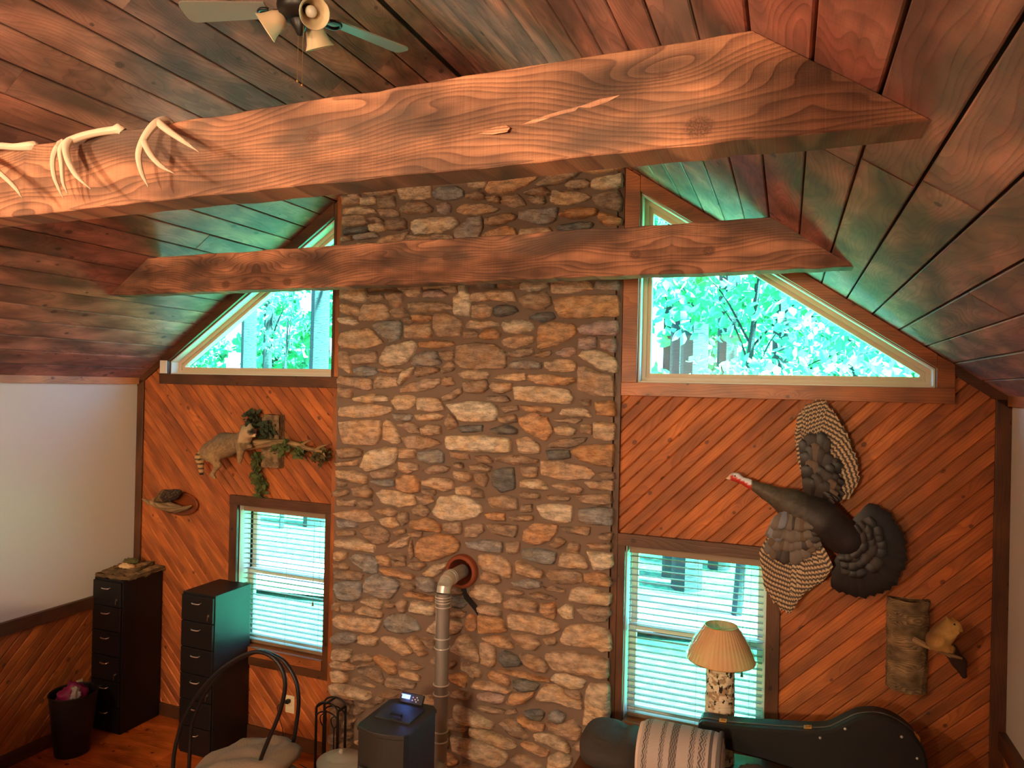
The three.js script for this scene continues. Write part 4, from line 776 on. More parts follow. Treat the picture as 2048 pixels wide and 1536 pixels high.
// ---------------------------------------------------------------- left corner: cabinets and what is about them
{
  const W = 0.275, D = 0.335, H = 1.05, n = 6, dh = (H - 0.03) / n, chrome = plain(srgb(214, 206, 200), 0.22, { metalness: 0.95 });
  const make = (label, pos) => {
    const t = thing('filing_cabinet', label, 'cabinet', pos, 'black drawer cabinets');
    mesh('body', box(-W / 2, W / 2, 0, H, -D / 2, D / 2 - 0.016, 0.003), blackEnamel, t);
    for (let k = 0; k < n; k++) {
      const d = mesh('drawer', new RoundedBoxGeometry(W - 0.012, dh - 0.006, 0.016, 2, 0.003), blackEnamel, t); d.position.set(0, H - 0.012 - (k + 0.5) * dh, D / 2 - 0.008);
      mesh('handle', taper([V(-0.036, 0.042, 0.009), V(-0.03, 0.038, 0.022), V(0, 0.036, 0.026), V(0.03, 0.038, 0.022), V(0.036, 0.042, 0.009)], [0.004, 0.0045, 0.005, 0.0045, 0.004], 16, 7), chrome, d);
      if (k === 0 || k === 3) { mesh('lock', new THREE.CylinderGeometry(0.008, 0.008, 0.008, 14).rotateX(Math.PI / 2).translate(W / 2 - 0.035, -0.03, 0.011), chrome, d); mesh('key', join([bar(V(W / 2 - 0.035, -0.03, 0.02), V(W / 2 - 0.037, -0.062, 0.02), 0.006, 0.002)]), chrome, d); }
    }
    return t;
  };
  make('black drawer cabinet in the corner with driftwood on top', [-2.565, 0, 0.195]);
  make('black drawer cabinet in front of the lower left window', [-1.762, 0, 0.185]);
  const s = thing('driftwood_slab', 'weathered flat driftwood slab on top of the corner cabinet', 'driftwood', [-2.54, 1.05, 0.19]);
  mesh('slab', warp(new THREE.BoxGeometry(0.3, 0.026, 0.32, 22, 4, 22), 0.009, 18, 2).rotateY(0.1).translate(0, 0.02, 0), driftM, s);
  mesh('upper_layer', warp(new THREE.BoxGeometry(0.2, 0.02, 0.24, 16, 4, 16), 0.01, 22, 5).rotateY(0.35).translate(-0.03, 0.045, -0.03), driftM, s);
  mesh('moss', warp(new THREE.IcosahedronGeometry(0.04, 4).scale(1.5, 0.5, 1), 0.012, 60, 1).translate(-0.06, 0.07, -0.05), plain(srgb(92, 88, 50), 1), s);
  mesh('shell_growth', warp(new THREE.IcosahedronGeometry(0.035, 4).scale(1.7, 0.5, 1), 0.01, 70, 4).translate(0.0, 0.062, 0.04), plain(srgb(226, 190, 140), 0.8), s);

  const bin = thing('waste_bin', 'small black bin with a magenta bag by the corner cabinet', 'bin', [-2.52, 0, 0.62]);
  mesh('bin', new THREE.LatheGeometry([[0, 0], [0.1, 0], [0.14, 0.385], [0.146, 0.39], [0.14, 0.395], [0.132, 0.385], [0.094, 0.01], [0, 0.01]].map(([r, y]) => new THREE.Vector2(r, y)), 32), blackEnamel, bin);
  const bag = warp(new THREE.IcosahedronGeometry(0.085, 5).scale(1, 1.2, 1), 0.025, 22, 8).translate(0.02, 0.35, 0.02); mesh('bag', bag, plain(srgb(122, 26, 78), 0.35), bin);
  mesh('wrapper', warp(new THREE.IcosahedronGeometry(0.035, 4).scale(0.7, 1.6, 0.7), 0.012, 40, 3).translate(0.085, 0.4, 0.05), plain(srgb(150, 148, 150), 0.3), bin);

  const plate = (label, pos, ry) => { const t = thing('wall_outlet', label, 'outlet', pos, 'wall outlets'); t.rotation.y = ry; mesh('cover_plate', new RoundedBoxGeometry(0.072, 0.116, 0.006, 2, 0.0025).translate(0, 0, 0.003), ivory, t); for (const y of [-0.027, 0.027]) { mesh('receptacle', new RoundedBoxGeometry(0.034, 0.03, 0.004, 2, 0.0018).translate(0, y, 0.007), ivory, t); } return t; };
  plate('ivory outlet low on the left wall beside the corner cabinet', [-HALF + 0.012, 0.31, 0.455], Math.PI / 2);
  const o = plate('ivory outlet on the boards under the lower left window', [-1.277, 0.29, 0.012], 0);
  const c = thing('power_cord', 'thin dark cord with a plug in the outlet below the left window', 'cord', [-1.277, 0.315, 0.025]);
  mesh('plug', new RoundedBoxGeometry(0.03, 0.024, 0.034, 2, 0.006).translate(-0.004, 0, 0.01), blackEnamel, c);
  mesh('cable', taper([V(-0.01, 0, 0.025), V(-0.05, -0.02, 0.05), V(-0.06, -0.09, 0.03), V(-0.02, -0.2, 0.03), V(-0.01, -0.307, 0.06), V(0.3, -0.311, 0.16)], [0.003, 0.003, 0.003, 0.003, 0.003, 0.003], 40, 6), blackEnamel, c);
}
{ // chair with hoop arms
  const t = thing('hoop_chair', 'low chair with black hoop arms in front of the cabinet by the stove', 'chair', [-0.78, 0, 0.95]), o = V(-0.78, 0, 0.95), k = (l, z) => l.map(([x, y]) => at(340 + x / 5.12, 1280 + y / 5.12, z).sub(o));
  const A = k([[30, 1330], [45, 1150], [90, 960], [130, 830], [230, 640], [330, 500], [480, 340], [640, 220], [800, 140], [900, 120], [1010, 150], [1100, 220], [1160, 330], [1180, 450], [1160, 600], [1120, 750], [1070, 880], [1030, 970]], 1.05);
  const B = k([[205, 1100], [212, 960], [225, 870], [260, 750], [330, 600], [420, 460], [540, 320], [660, 230], [800, 150], [930, 115], [1050, 150], [1160, 210], [1230, 300], [1290, 420], [1315, 560], [1315, 700], [1295, 850], [1265, 1030]], 0.82);
  const foot = (l, z) => { const a = l[0]; l.unshift(V(a.x - 0.01, 0.014, z - 0.95)); const b = l[l.length - 1]; l.push(V(b.x - 0.06, b.y - 0.14, b.z), V(b.x - 0.16, b.y * 0.4, b.z), V(b.x - 0.2, 0.014, b.z)); return l; };
  for (const [l, z] of [[A, 1.05], [B, 0.82]]) mesh('hoop_arm', taper(foot(l, z), l.map(() => 0.0105), 90, 9), blackMetal, t);
  const cg = new THREE.SphereGeometry(1, 56, 36), p = cg.attributes.position;
  for (let i = 0; i < p.count; i++) { const x = p.getX(i), y = p.getY(i), z = p.getZ(i), e = (v, a) => Math.sign(v) * Math.abs(v) ** a, w = 0.02 * n2(x * 1.3, z * 1.3) + 0.004 * n2(x * 4 + 3, z * 4); p.setXYZ(i, e(x, 0.8) * 0.3, e(y, 0.8) * 0.085 * (1 - 0.25 * x * x) + w * (y > 0 ? 1 : 0.2) + 0.05 * x, e(z, 0.8) * 0.2); }
  cg.computeVertexNormals(); cg.rotateZ(0.12); cg.translate(-0.02, 0.46, 0.0);
  mesh('cushion', cg, plain(srgb(122, 106, 90), 0.95, { bumpMap: scaled(grainT, 0.9, 0.9), bumpScale: 0.003 }), t);
  const c2 = new RoundedBoxGeometry(0.46, 0.05, 0.4, 4, 0.022); mesh('seat_pad', warp(c2, 0.006, 14, 3).rotateZ(0.12).translate(-0.06, 0.36, 0.02), plain(srgb(120, 116, 92), 0.95), t);
  mesh('seat_frame', join([rod(V(-0.3, 0.33, -0.12), V(0.2, 0.36, -0.12), 0.011), rod(V(-0.3, 0.33, 0.1), V(0.2, 0.36, 0.1), 0.011), rod(V(-0.28, 0.33, -0.13), V(-0.28, 0.33, 0.11), 0.011), rod(V(0.16, 0.355, -0.13), V(0.16, 0.355, 0.11), 0.011)]), blackMetal, t);
}
// ---------------------------------------------------------------- hearth: stove, flue, tools, bucket
{
  const x0 = -0.10, x1 = 0.165, z0 = 0.68, z1 = 1.0, H = 0.82, s = thing('pellet_stove', 'black pellet stove with a lit display before the stone chimney', 'stove', [0.03, 0, 0.84]), X = 0.03, Z = 0.84;
  const out = [[x0, z0 + 0.03], [x0 + 0.03, z0], [x1 - 0.03, z0], [x1, z0 + 0.03], [x1, z1 - 0.03], [x1 - 0.01, z1]]; for (let i = 0; i <= 10; i++) { const f = i / 10; out.push([x1 - 0.01 - f * (x1 - x0 - 0.02), z1 + 0.045 * Math.sin(Math.PI * f) * 0.6]); } out.push([x0, z1 - 0.03]);
  const loc = (q, g = 0) => { const c = [X, Z]; return q.map(([x, z]) => [(x - c[0]) * (1 + g), -(z - c[1]) * (1 + g)]); };
  mesh('body', extrude(loc(out), H - 0.1, 0.08, [], 0.002).rotateX(-Math.PI / 2), stoveM, s);
  mesh('top_plate', extrude(loc(out, 0.035), 0.022, H - 0.02, [], 0.004).rotateX(-Math.PI / 2), stoveM, s);
  mesh('base', extrude(loc(out, -0.08), 0.08, 0, [], 0.002).rotateX(-Math.PI / 2), stoveM, s);
  mesh('hopper_lid', new RoundedBoxGeometry(0.19, 0.008, 0.16, 2, 0.003).translate(0, H + 0.004, -0.02), stoveM, s);
  mesh('lid_handle', join([bar(V(-0.03, H + 0.016, 0.02), V(0.03, H + 0.016, 0.02), 0.008), bar(V(-0.028, H + 0.006, 0.02), V(-0.028, H + 0.016, 0.02), 0.006), bar(V(0.028, H + 0.006, 0.02), V(0.028, H + 0.016, 0.02), 0.006)]), blackMetal, s);
  mesh('door', new RoundedBoxGeometry(0.2, 0.3, 0.012, 2, 0.004).translate(-0.0, 0.5, 0.19), stoveM, s);
  const pan = new THREE.Group(); pan.name = 'control_panel'; pan.position.set(0.0, H + 0.028, -0.135); pan.rotation.x = -0.62; s.add(pan);
  mesh('panel_case', new RoundedBoxGeometry(0.13, 0.05, 0.016, 2, 0.004), blackEnamel, pan);
  const scr = mesh('display_screen', new RoundedBoxGeometry(0.046, 0.02, 0.003, 2, 0.001).translate(-0.032, 0.004, 0.0085), new THREE.MeshStandardMaterial({ color: srgb(20, 40, 120), emissive: C(0.45, 0.75, 1.0), emissiveIntensity: 1.6, roughness: 0.4 }), pan);
  for (const [x, y] of [[0.008, 0.006], [0.008, -0.008], [0.03, 0.008], [0.022, -0.002], [0.038, -0.002], [0.03, -0.012], [-0.058, 0.012]]) mesh('button', new THREE.CylinderGeometry(0.0035, 0.0035, 0.004, 10).rotateX(Math.PI / 2).translate(x, y, 0.009), plain(srgb(190, 190, 200), 0.4), pan);
  const bl = new THREE.PointLight(C(0.1, 0.25, 1.0), 0.014); bl.position.set(-0.032, H + 0.045, -0.115); bl.castShadow = true; bl.shadow.radius = 0.4; s.add(bl);

  const f = thing('flue_pipe', 'galvanised stove pipe with an elbow into the clay thimble', 'pipe', [-0.012, 0, 0.3]), r = 0.039, ring = (y, R = r + 0.004) => new THREE.TorusGeometry(R, 0.0042, 8, 28).rotateX(Math.PI / 2).translate(0, y, 0);
  const pipeM = plain(srgb(146, 140, 134), 0.4, { metalness: 0.5, bumpMap: scaled(grainT, 0.4, 0.4), bumpScale: 0.0008 }); let y = 1.27; for (const [h, bands] of [[0.22, [0.02, 0.035, 0.05, 0.075]], [0.26, [0.03, 0.085]], [0.26, [0.03, 0.085]], [0.27, [0.03, 0.085]]]) {
    const ps = mesh('pipe_section', new THREE.CylinderGeometry(r, r, h, 28).translate(0, y - h / 2, 0), pipeM, f); for (const b of bands) mesh('seam_ring', ring(y - b), steel, ps); y -= h;
  }
  mesh('rating_label', new THREE.CylinderGeometry(r + 0.0008, r + 0.0008, 0.09, 8, 1, true, -1.1, 0.35).translate(0, 1.14, 0), plain(srgb(226, 214, 190), 0.6), f);
  const el = []; for (let i = 0; i < 3; i++) { const a0 = i * Math.PI / 6, a1 = (i + 1) * Math.PI / 6, c = (a) => V(0, 1.27 + 0.065 * Math.sin(a), -0.065 + 0.065 * Math.cos(a)); el.push(rod(c(a0), c(a1).add(c(a1).sub(c(a0)).multiplyScalar(0.12)), r + 0.001 * i, 28)); }
  mesh('elbow', join(el), steel, f);
  mesh('wall_section', join([rod(V(0, 1.335, -0.06), V(0, 1.335, -0.248), r, 28), ...[0.075, 0.085, 0.1].map((d) => new THREE.TorusGeometry(r + 0.003, 0.003, 8, 28).translate(0, 1.335, -d))]), galv, f);
  mesh('clean_out_tee', join([rod(V(0, 0.33, 0), V(0, 0.26, 0), r + 0.003, 28), rod(V(0, 0.31, 0), V(0.02, 0.31, 0.365), r - 0.002, 24)]), galv, f);

  const g = thing('fire_tool_stand', 'black arched wrought-iron stand for fire tools by the chimney', 'tool stand', [-0.79, 0, 0.24]);
  const yT = 0.46, w = 0.078, arch = (z, y, rr2) => taper([V(-w, y, z), V(-w * 0.8, y + 0.02, z), V(-w * 0.4, y + 0.035, z), V(0, y + 0.04, z), V(w * 0.4, y + 0.035, z), V(w * 0.8, y + 0.02, z), V(w, y, z)], Array(7).fill(rr2), 24, 7);
  mesh('base_plate', box(-w - 0.03, w + 0.03, 0, 0.012, -0.075, 0.075, 0.004), blackMetal, g);
  for (const [x, z] of [[-w, -0.04], [-w, 0.04], [w, -0.04], [w, 0.04], [0, 0.055]]) mesh('post', bar(V(x, 0.01, z), V(x, yT, z), 0.011), blackMetal, g);
  mesh('top_arch', join([arch(-0.04, yT, 0.006), arch(0.04, yT, 0.006), bar(V(-w, yT, -0.04), V(-w, yT, 0.04), 0.011), bar(V(w, yT, -0.04), V(w, yT, 0.04), 0.011), bar(V(0, yT + 0.04, -0.04), V(0, yT + 0.04, 0.055), 0.011)]), blackMetal, g);
  for (const z of [-0.04, 0.04]) mesh('lower_arch', arch(z, yT - 0.055, 0.005), blackMetal, g);
  [-0.04, 0.04].forEach((x, i) => { const t = thing('fire_tool', `thin black ${i ? 'poker' : 'shovel'} hanging in the arched tool stand`, 'fire tool', [-0.79 + x, 0.07, 0.262], 'tools on the stand'); mesh('shaft', rod(V(0, 0, 0), V(0, 0.27, 0), 0.004), blackMetal, t); mesh('loop', taper([V(0, 0.27, 0), V(-0.02, 0.3, 0), V(-0.022, 0.325, 0), V(0, 0.345, 0), V(0.022, 0.325, 0), V(0.02, 0.3, 0), V(0, 0.27, 0)], Array(7).fill(0.004), 30, 6), blackMetal, t); mesh(i ? 'hook' : 'scoop', i ? taper([V(0, 0.01, 0), V(0.012, -0.02, 0), V(0.022, 0, 0)], [0.004, 0.004, 0.002], 12, 6) : warp(new THREE.BoxGeometry(0.05, 0.07, 0.004, 6, 6, 1), 0.002, 20).translate(0, -0.015, 0), blackMetal, t); });

  const b = thing('ash_bucket', 'galvanised ash bucket with ringed lid between tool stand and stove', 'bucket', [-0.56, 0, 0.46]), L = (p) => new THREE.LatheGeometry(p.map(([a, c]) => new THREE.Vector2(a, c)), 40);
  mesh('bucket', L([[0, 0], [0.11, 0], [0.125, 0.27], [0.13, 0.275], [0.125, 0.28], [0.12, 0.275], [0.105, 0.008], [0, 0.008]]), galv, b);
  mesh('lid', L([[0.133, 0.275], [0.134, 0.29], [0.126, 0.294], [0.11, 0.297], [0.105, 0.303], [0.08, 0.307], [0.075, 0.314], [0.045, 0.318], [0.04, 0.325], [0.0, 0.328]]), galv, b);
  mesh('lid_knob', new THREE.SphereGeometry(0.014, 14, 10).translate(0, 0.34, 0), steel, b);
}

// ---------------------------------------------------------------- right: table, lamp, guitar case, bedding
{
  const t = thing('side_table', 'low dark table under the guitar case, lamp and blanket', 'table', [1.68, 0, 0.5]), dk = woodMat(pineT, 2.4, 0.6, C(0.2, 0.17, 0.16), 0.4, 0.0003);
  mesh('table_top', box(-0.85, 0.8, 0.565, 0.6, -0.42, 0.45, 0.006), dk, t); mesh('apron', box(-0.78, 0.73, 0.5, 0.565, -0.36, 0.39), dk, t);
  for (const x of [-0.76, 0.71]) for (const z of [-0.34, 0.37]) mesh('leg', box(x - 0.03, x + 0.03, 0, 0.5, z - 0.03, z + 0.03, 0.004), dk, t);
}
{
  const t = thing('table_lamp', 'birch-bark table lamp with a plastic-wrapped pleated shade before the blind', 'lamp', [1.481, 0.6, 0.19]);
  const bark = tex(512, 512, (u, v) => { const a = fbm(u * 5, v * 9, 4), b = fbm(u * 9 + 20, v * 7 + 4, 4), peel = 0.75 * sstep(0.06, 0.22, a), ln = sstep(0.55, 0.75, n2(u * 9, v * 60)); let c = mix3(c8(222, 204, 178), c8(150, 116, 84), peel); c = mix3(c, c8(44, 38, 30), Math.max(sstep(0.24, 0.34, b), 0.25 * ln)); return c; });
  const barkB = tex(256, 256, (u, v) => { const a = sstep(0.0, 0.2, fbm(u * 5, v * 9, 4)), k = 0.7 - 0.5 * a + 0.2 * fbm(u * 12, v * 24, 3); return [k, k, k]; }, false);
  const g = new THREE.CylinderGeometry(0.068, 0.073, 0.475, 48, 40); const p = g.attributes.position; for (let i = 0; i < p.count; i++) { const x = p.getX(i), y = p.getY(i), z = p.getZ(i), l = Math.hypot(x, z); if (l > 0.05) { const k = 1 + 0.06 * fbm(Math.atan2(z, x) * 1.3, y * 14, 3); p.setX(i, x * k); p.setZ(i, z * k); } }
  g.computeVertexNormals(); mesh('birch_base', g.translate(0, 0.2375 + 0.004, 0), new THREE.MeshStandardMaterial({ map: bark, bumpMap: barkB, bumpScale: 0.008, roughness: 0.85 }), t);
  mesh('base_cap', new THREE.CylinderGeometry(0.071, 0.071, 0.008, 40).translate(0, 0.482, 0), plain(srgb(40, 32, 24), 0.6), t);
  mesh('stem', join([new THREE.CylinderGeometry(0.007, 0.007, 0.09, 10).translate(0, 0.52, 0), new THREE.CylinderGeometry(0.018, 0.018, 0.04, 14).translate(0, 0.575, 0)]), brass, t);
  mesh('bulb', new THREE.SphereGeometry(0.028, 16, 12).translate(0, 0.615, 0), plain(srgb(240, 236, 226), 0.3), t);
  const sh = (dr, wav, n) => { const P = [], I = [], U = []; const rows = 14, cols = 160; for (let j = 0; j <= rows; j++) { const f = j / rows, y = 0.505 + 0.165 * f, R = 0.165 + (0.078 - 0.165) * f + 0.006 * Math.sin(Math.PI * f) + dr; for (let i = 0; i <= cols; i++) { const a = i / cols * 2 * Math.PI, r = R + wav(a, f); P.push(r * Math.cos(a), y, r * Math.sin(a)); U.push(i / cols, f); } } for (let j = 0; j < rows; j++) for (let i = 0; i < cols; i++) { const a = j * (cols + 1) + i, b = a + cols + 1; I.push(a, b, a + 1, a + 1, b, b + 1); } const q = new THREE.BufferGeometry(); q.setAttribute('position', new THREE.Float32BufferAttribute(P, 3)); q.setAttribute('uv', new THREE.Float32BufferAttribute(U, 2)); q.setIndex(I); q.computeVertexNormals(); return q; };
  mesh('shade', sh(0, (a) => 0.0018 * Math.sin(a * 44)), new THREE.MeshPhysicalMaterial({ color: srgb(216, 170, 124), roughness: 0.9, transmission: 0.1, thickness: 0 }), t);
  mesh('plastic_wrap', sh(0.004, (a, f) => 0.003 + 0.004 * n2(a * 5, f * 3) + 0.0025 * n2(a * 14 + f * 6, f * 9)), new THREE.MeshPhysicalMaterial({ color: 0xffffff, transmission: 1, thickness: 0, roughness: 0.06, ior: 1.5 }), t);
  mesh('shade_ring', join([new THREE.TorusGeometry(0.079, 0.002, 6, 40).rotateX(Math.PI / 2).translate(0, 0.67, 0), new THREE.TorusGeometry(0.165, 0.002, 6, 60).rotateX(Math.PI / 2).translate(0, 0.505, 0), ...[0, 2.1, 4.2].map((a) => rod(V(0, 0.65, 0), V(0.078 * Math.cos(a), 0.67, 0.078 * Math.sin(a)), 0.0015, 5)), rod(V(0, 0.58, 0), V(0, 0.66, 0), 0.002, 5)]), brass, t);
}
{
  const t = thing('guitar_case', 'black hard guitar case with brass latches standing on its edge below the window', 'guitar case', [1.41, 0.607, 0.275]);
  const top = [[0, 0.255], [0.12, 0.265], [0.27, 0.28], [0.42, 0.3], [0.5, 0.312], [0.56, 0.33], [0.61, 0.365], [0.67, 0.408], [0.74, 0.428], [0.81, 0.42], [0.88, 0.38], [0.93, 0.31], [0.945, 0.215]], out = [...top.map((q) => q), [0.93, 0.12], [0.88, 0.05], [0.81, 0.01], [0.74, 0.0], [0.67, 0.015], [0.6, 0.05], [0.54, 0.09], [0.46, 0.115], [0.3, 0.135], [0.12, 0.15], [0, 0.16]].reverse();
  const curve = new THREE.CatmullRomCurve3(out.map(([x, y]) => V(x, y, 0)), true, 'catmullrom', 0.4).getPoints(110).map((p) => [p.x, p.y]);
  const shell = plain(srgb(10, 10, 12), 0.55, { bumpMap: scaled(grainT, 0.06, 0.06), bumpScale: 0.0008 });
  mesh('shell', extrude(curve, 0.07, 0, [], 0.008), shell, t); mesh('lid', extrude(curve, 0.045, 0.072, [], 0.01), shell, t);
  const lip = curve.map(([x, y]) => V(x, y, 0.071)); mesh('valance', new THREE.TubeGeometry(new THREE.CatmullRomCurve3(lip, true), 220, 0.0032, 6, true), plain(srgb(70, 68, 66), 0.4), t);
  for (const [x, y, a] of [[0.1, 0.264, 0.08], [0.47, 0.307, 0.2], [0.905, 0.352, -1.0]]) mesh('latch', join([new RoundedBoxGeometry(0.034, 0.006, 0.03, 2, 0.002), new THREE.TorusGeometry(0.009, 0.0025, 6, 14).rotateX(Math.PI / 2).translate(0, 0.005, 0.004)]).rotateZ(a).translate(x, y + 0.003, 0.075), brass, t);
  for (const [x, y] of [[0.1, 0.2], [0.84, 0.36], [0.9, 0.28], [0.93, 0.2], [0.52, 0.29], [0.62, 0.35]]) mesh('rivet', new THREE.SphereGeometry(0.006, 10, 8).translate(x, y, 0.118), steel, t);
}
{
  const pat = tex(512, 512, (u, v) => {                                 // u along the roll, v around it
    const base = c8(206, 190, 184), dark = c8(98, 90, 88); let k = 0;
    for (const [c, w, kind] of [[0.1, 0.035, 1], [0.3, 0.03, 1], [0.44, 0.045, 0], [0.66, 0.035, 1], [0.78, 0.045, 1], [0.88, 0.02, 2]]) { const d = Math.abs(u - c); if (d < w) { const z = (v * 24) % 1, zig = Math.abs(z - 0.5) * 2; k = Math.max(k, kind === 2 ? 0.9 : kind ? (Math.abs(((u - c) / w * 1.5 + zig) % 1) < 0.38 ? 0.85 : 0.1) : ((Math.floor(v * 60) + Math.floor(u * 64)) % 2 ? 0.9 : 0.45)); } }
    const n = 1 + 0.1 * n2(u * 200, v * 200); return mix3(base, dark, k).map((q) => q * n);
  });
  const t = thing('rolled_blanket', 'rolled white and grey zigzag blanket in front of the guitar case', 'blanket', [1.165, 0.6, 0.56]), R = 0.15;
  const g = new THREE.CylinderGeometry(R, R, 0.36, 64, 30, true).rotateZ(-Math.PI / 2).translate(0.18, R, 0), p = g.attributes.position, uv = g.attributes.uv;
  for (let i = 0; i < p.count; i++) { const x = p.getX(i), f = x / 0.36, y = p.getY(i) - R, z = p.getZ(i), l = Math.hypot(y, z), e = Math.min(f, 1 - f), k = (1 - 0.1 * Math.exp(-e * 22)) * (1 + 0.02 * n2(f * 3, Math.atan2(z, y))); p.setY(i, R + y * k); p.setZ(i, z * k); uv.setXY(i, f, Math.atan2(z, y) / (2 * Math.PI) + 0.5); }
  g.computeVertexNormals(); const bm = new THREE.MeshStandardMaterial({ map: pat, roughness: 0.95, bumpMap: scaled(grainT, 0.2, 0.2), bumpScale: 0.003 }); mesh('outer_wrap', g, bm, t);
  const sp = []; for (let i = 0; i <= 60; i++) { const a = i / 60 * 2 * Math.PI * 3.2, r = (R - 0.016) * (1 - i / 66); sp.push(V(0, R + r * Math.cos(a), r * Math.sin(a))); }
  const wool = plain(srgb(208, 190, 180), 0.95), greyWool = plain(srgb(92, 88, 86), 0.95), spiral = new THREE.CatmullRomCurve3(sp);
  for (const [x, m] of [[0.352, wool], [0.008, wool]]) { const q = new THREE.TubeGeometry(spiral, 150, 0.016, 7).scale(0.9, 1, 1); mesh('rolled_edge', q.translate(x, 0, 0), m, t); }
  mesh('edge_band', new THREE.TorusGeometry(R - 0.006, 0.011, 8, 60).rotateY(Math.PI / 2).translate(0.352, R, 0), greyWool, t);

  const pl = thing('grey_cushion', 'charcoal grey cushion left of the rolled blanket', 'cushion', [0.985, 0.6, 0.42]), cg = new THREE.SphereGeometry(1, 40, 28), q = cg.attributes.position;
  for (let i = 0; i < q.count; i++) { const e = (v, a) => Math.sign(v) * Math.abs(v) ** a, x = q.getX(i), y = q.getY(i), z = q.getZ(i); q.setXYZ(i, e(x, 0.6) * 0.15, e(y, 0.65) * 0.085 - 0.02 * Math.exp(-((x - 0.2) ** 2) * 60) * (y > 0), e(z, 0.6) * 0.15 + 0.006 * n2(x * 5, y * 5)); }
  cg.computeVertexNormals(); mesh('cushion', cg.translate(0.01, 0.087, 0), plain(srgb(70, 64, 60), 0.95, { bumpMap: scaled(grainT, 0.15, 0.15), bumpScale: 0.002 }), pl);

  const th = thing('fleece_throw', 'bunched grey fleece beside the rolled blanket, below the guitar case', 'throw', [1.66, 0.614, 0.6]);
  mesh('fleece', warp(new THREE.IcosahedronGeometry(0.1, 6).scale(1.0, 1.0, 0.9), 0.012, 26, 6).translate(0, 0.1, 0), plain(srgb(112, 106, 100), 1, { bumpMap: scaled(grainT, 0.12, 0.12), bumpScale: 0.006 }), th);
}

// ---------------------------------------------------------------- mounted animals
function foliage(points, n, spread, size, mat, parent, name = 'foliage', flat = 0.6) {
  const P = [], I = [], U = [];
  for (let k = 0; k < n; k++) {
    const [c, s] = [points[Math.floor(rnd() * points.length)], spread], o = c.clone().add(V(rr(-s, s), rr(-s, s), rr(-s, s) * flat)), d = V(rr(-1, 1), rr(-1, 1), rr(-0.7, 0.7)).normalize(), e = V(rr(-1, 1), rr(-1, 1), rr(-1, 1)).cross(d).normalize(), L = size * rr(0.6, 1.3), w = L * 0.34, nn = d.clone().cross(e).multiplyScalar(L * 0.12), b = P.length / 3;
    for (const [t, u, h] of [[0, 0, 0], [0.35, -1, 0.6], [0.35, 1, 0.6], [0.75, -0.7, 0.8], [0.75, 0.7, 0.8], [1.05, 0, 0.2], [0.5, 0, 0]]) { const q = o.clone().addScaledVector(d, L * t).addScaledVector(e, w * u).addScaledVector(nn, h); P.push(q.x, q.y, q.z); U.push(t, u); }
    I.push(b, b + 6, b + 1, b, b + 2, b + 6, b + 1, b + 6, b + 3, b + 2, b + 4, b + 6, b + 3, b + 6, b + 5, b + 6, b + 4, b + 5);
  }
  const g = new THREE.BufferGeometry(); g.setAttribute('position', new THREE.Float32BufferAttribute(P, 3)); g.setAttribute('uv', new THREE.Float32BufferAttribute(U, 2)); g.setIndex(I); g.computeVertexNormals();
  const m = mesh(name, g, mat, parent); return m;
}
const leafy = (c, t = 0.35) => new THREE.MeshPhysicalMaterial({ color: c, roughness: 0.9, transmission: t, thickness: 0 });
const lin = (r, g, b) => { const c = srgb(r, g, b); return [c.r, c.g, c.b]; };
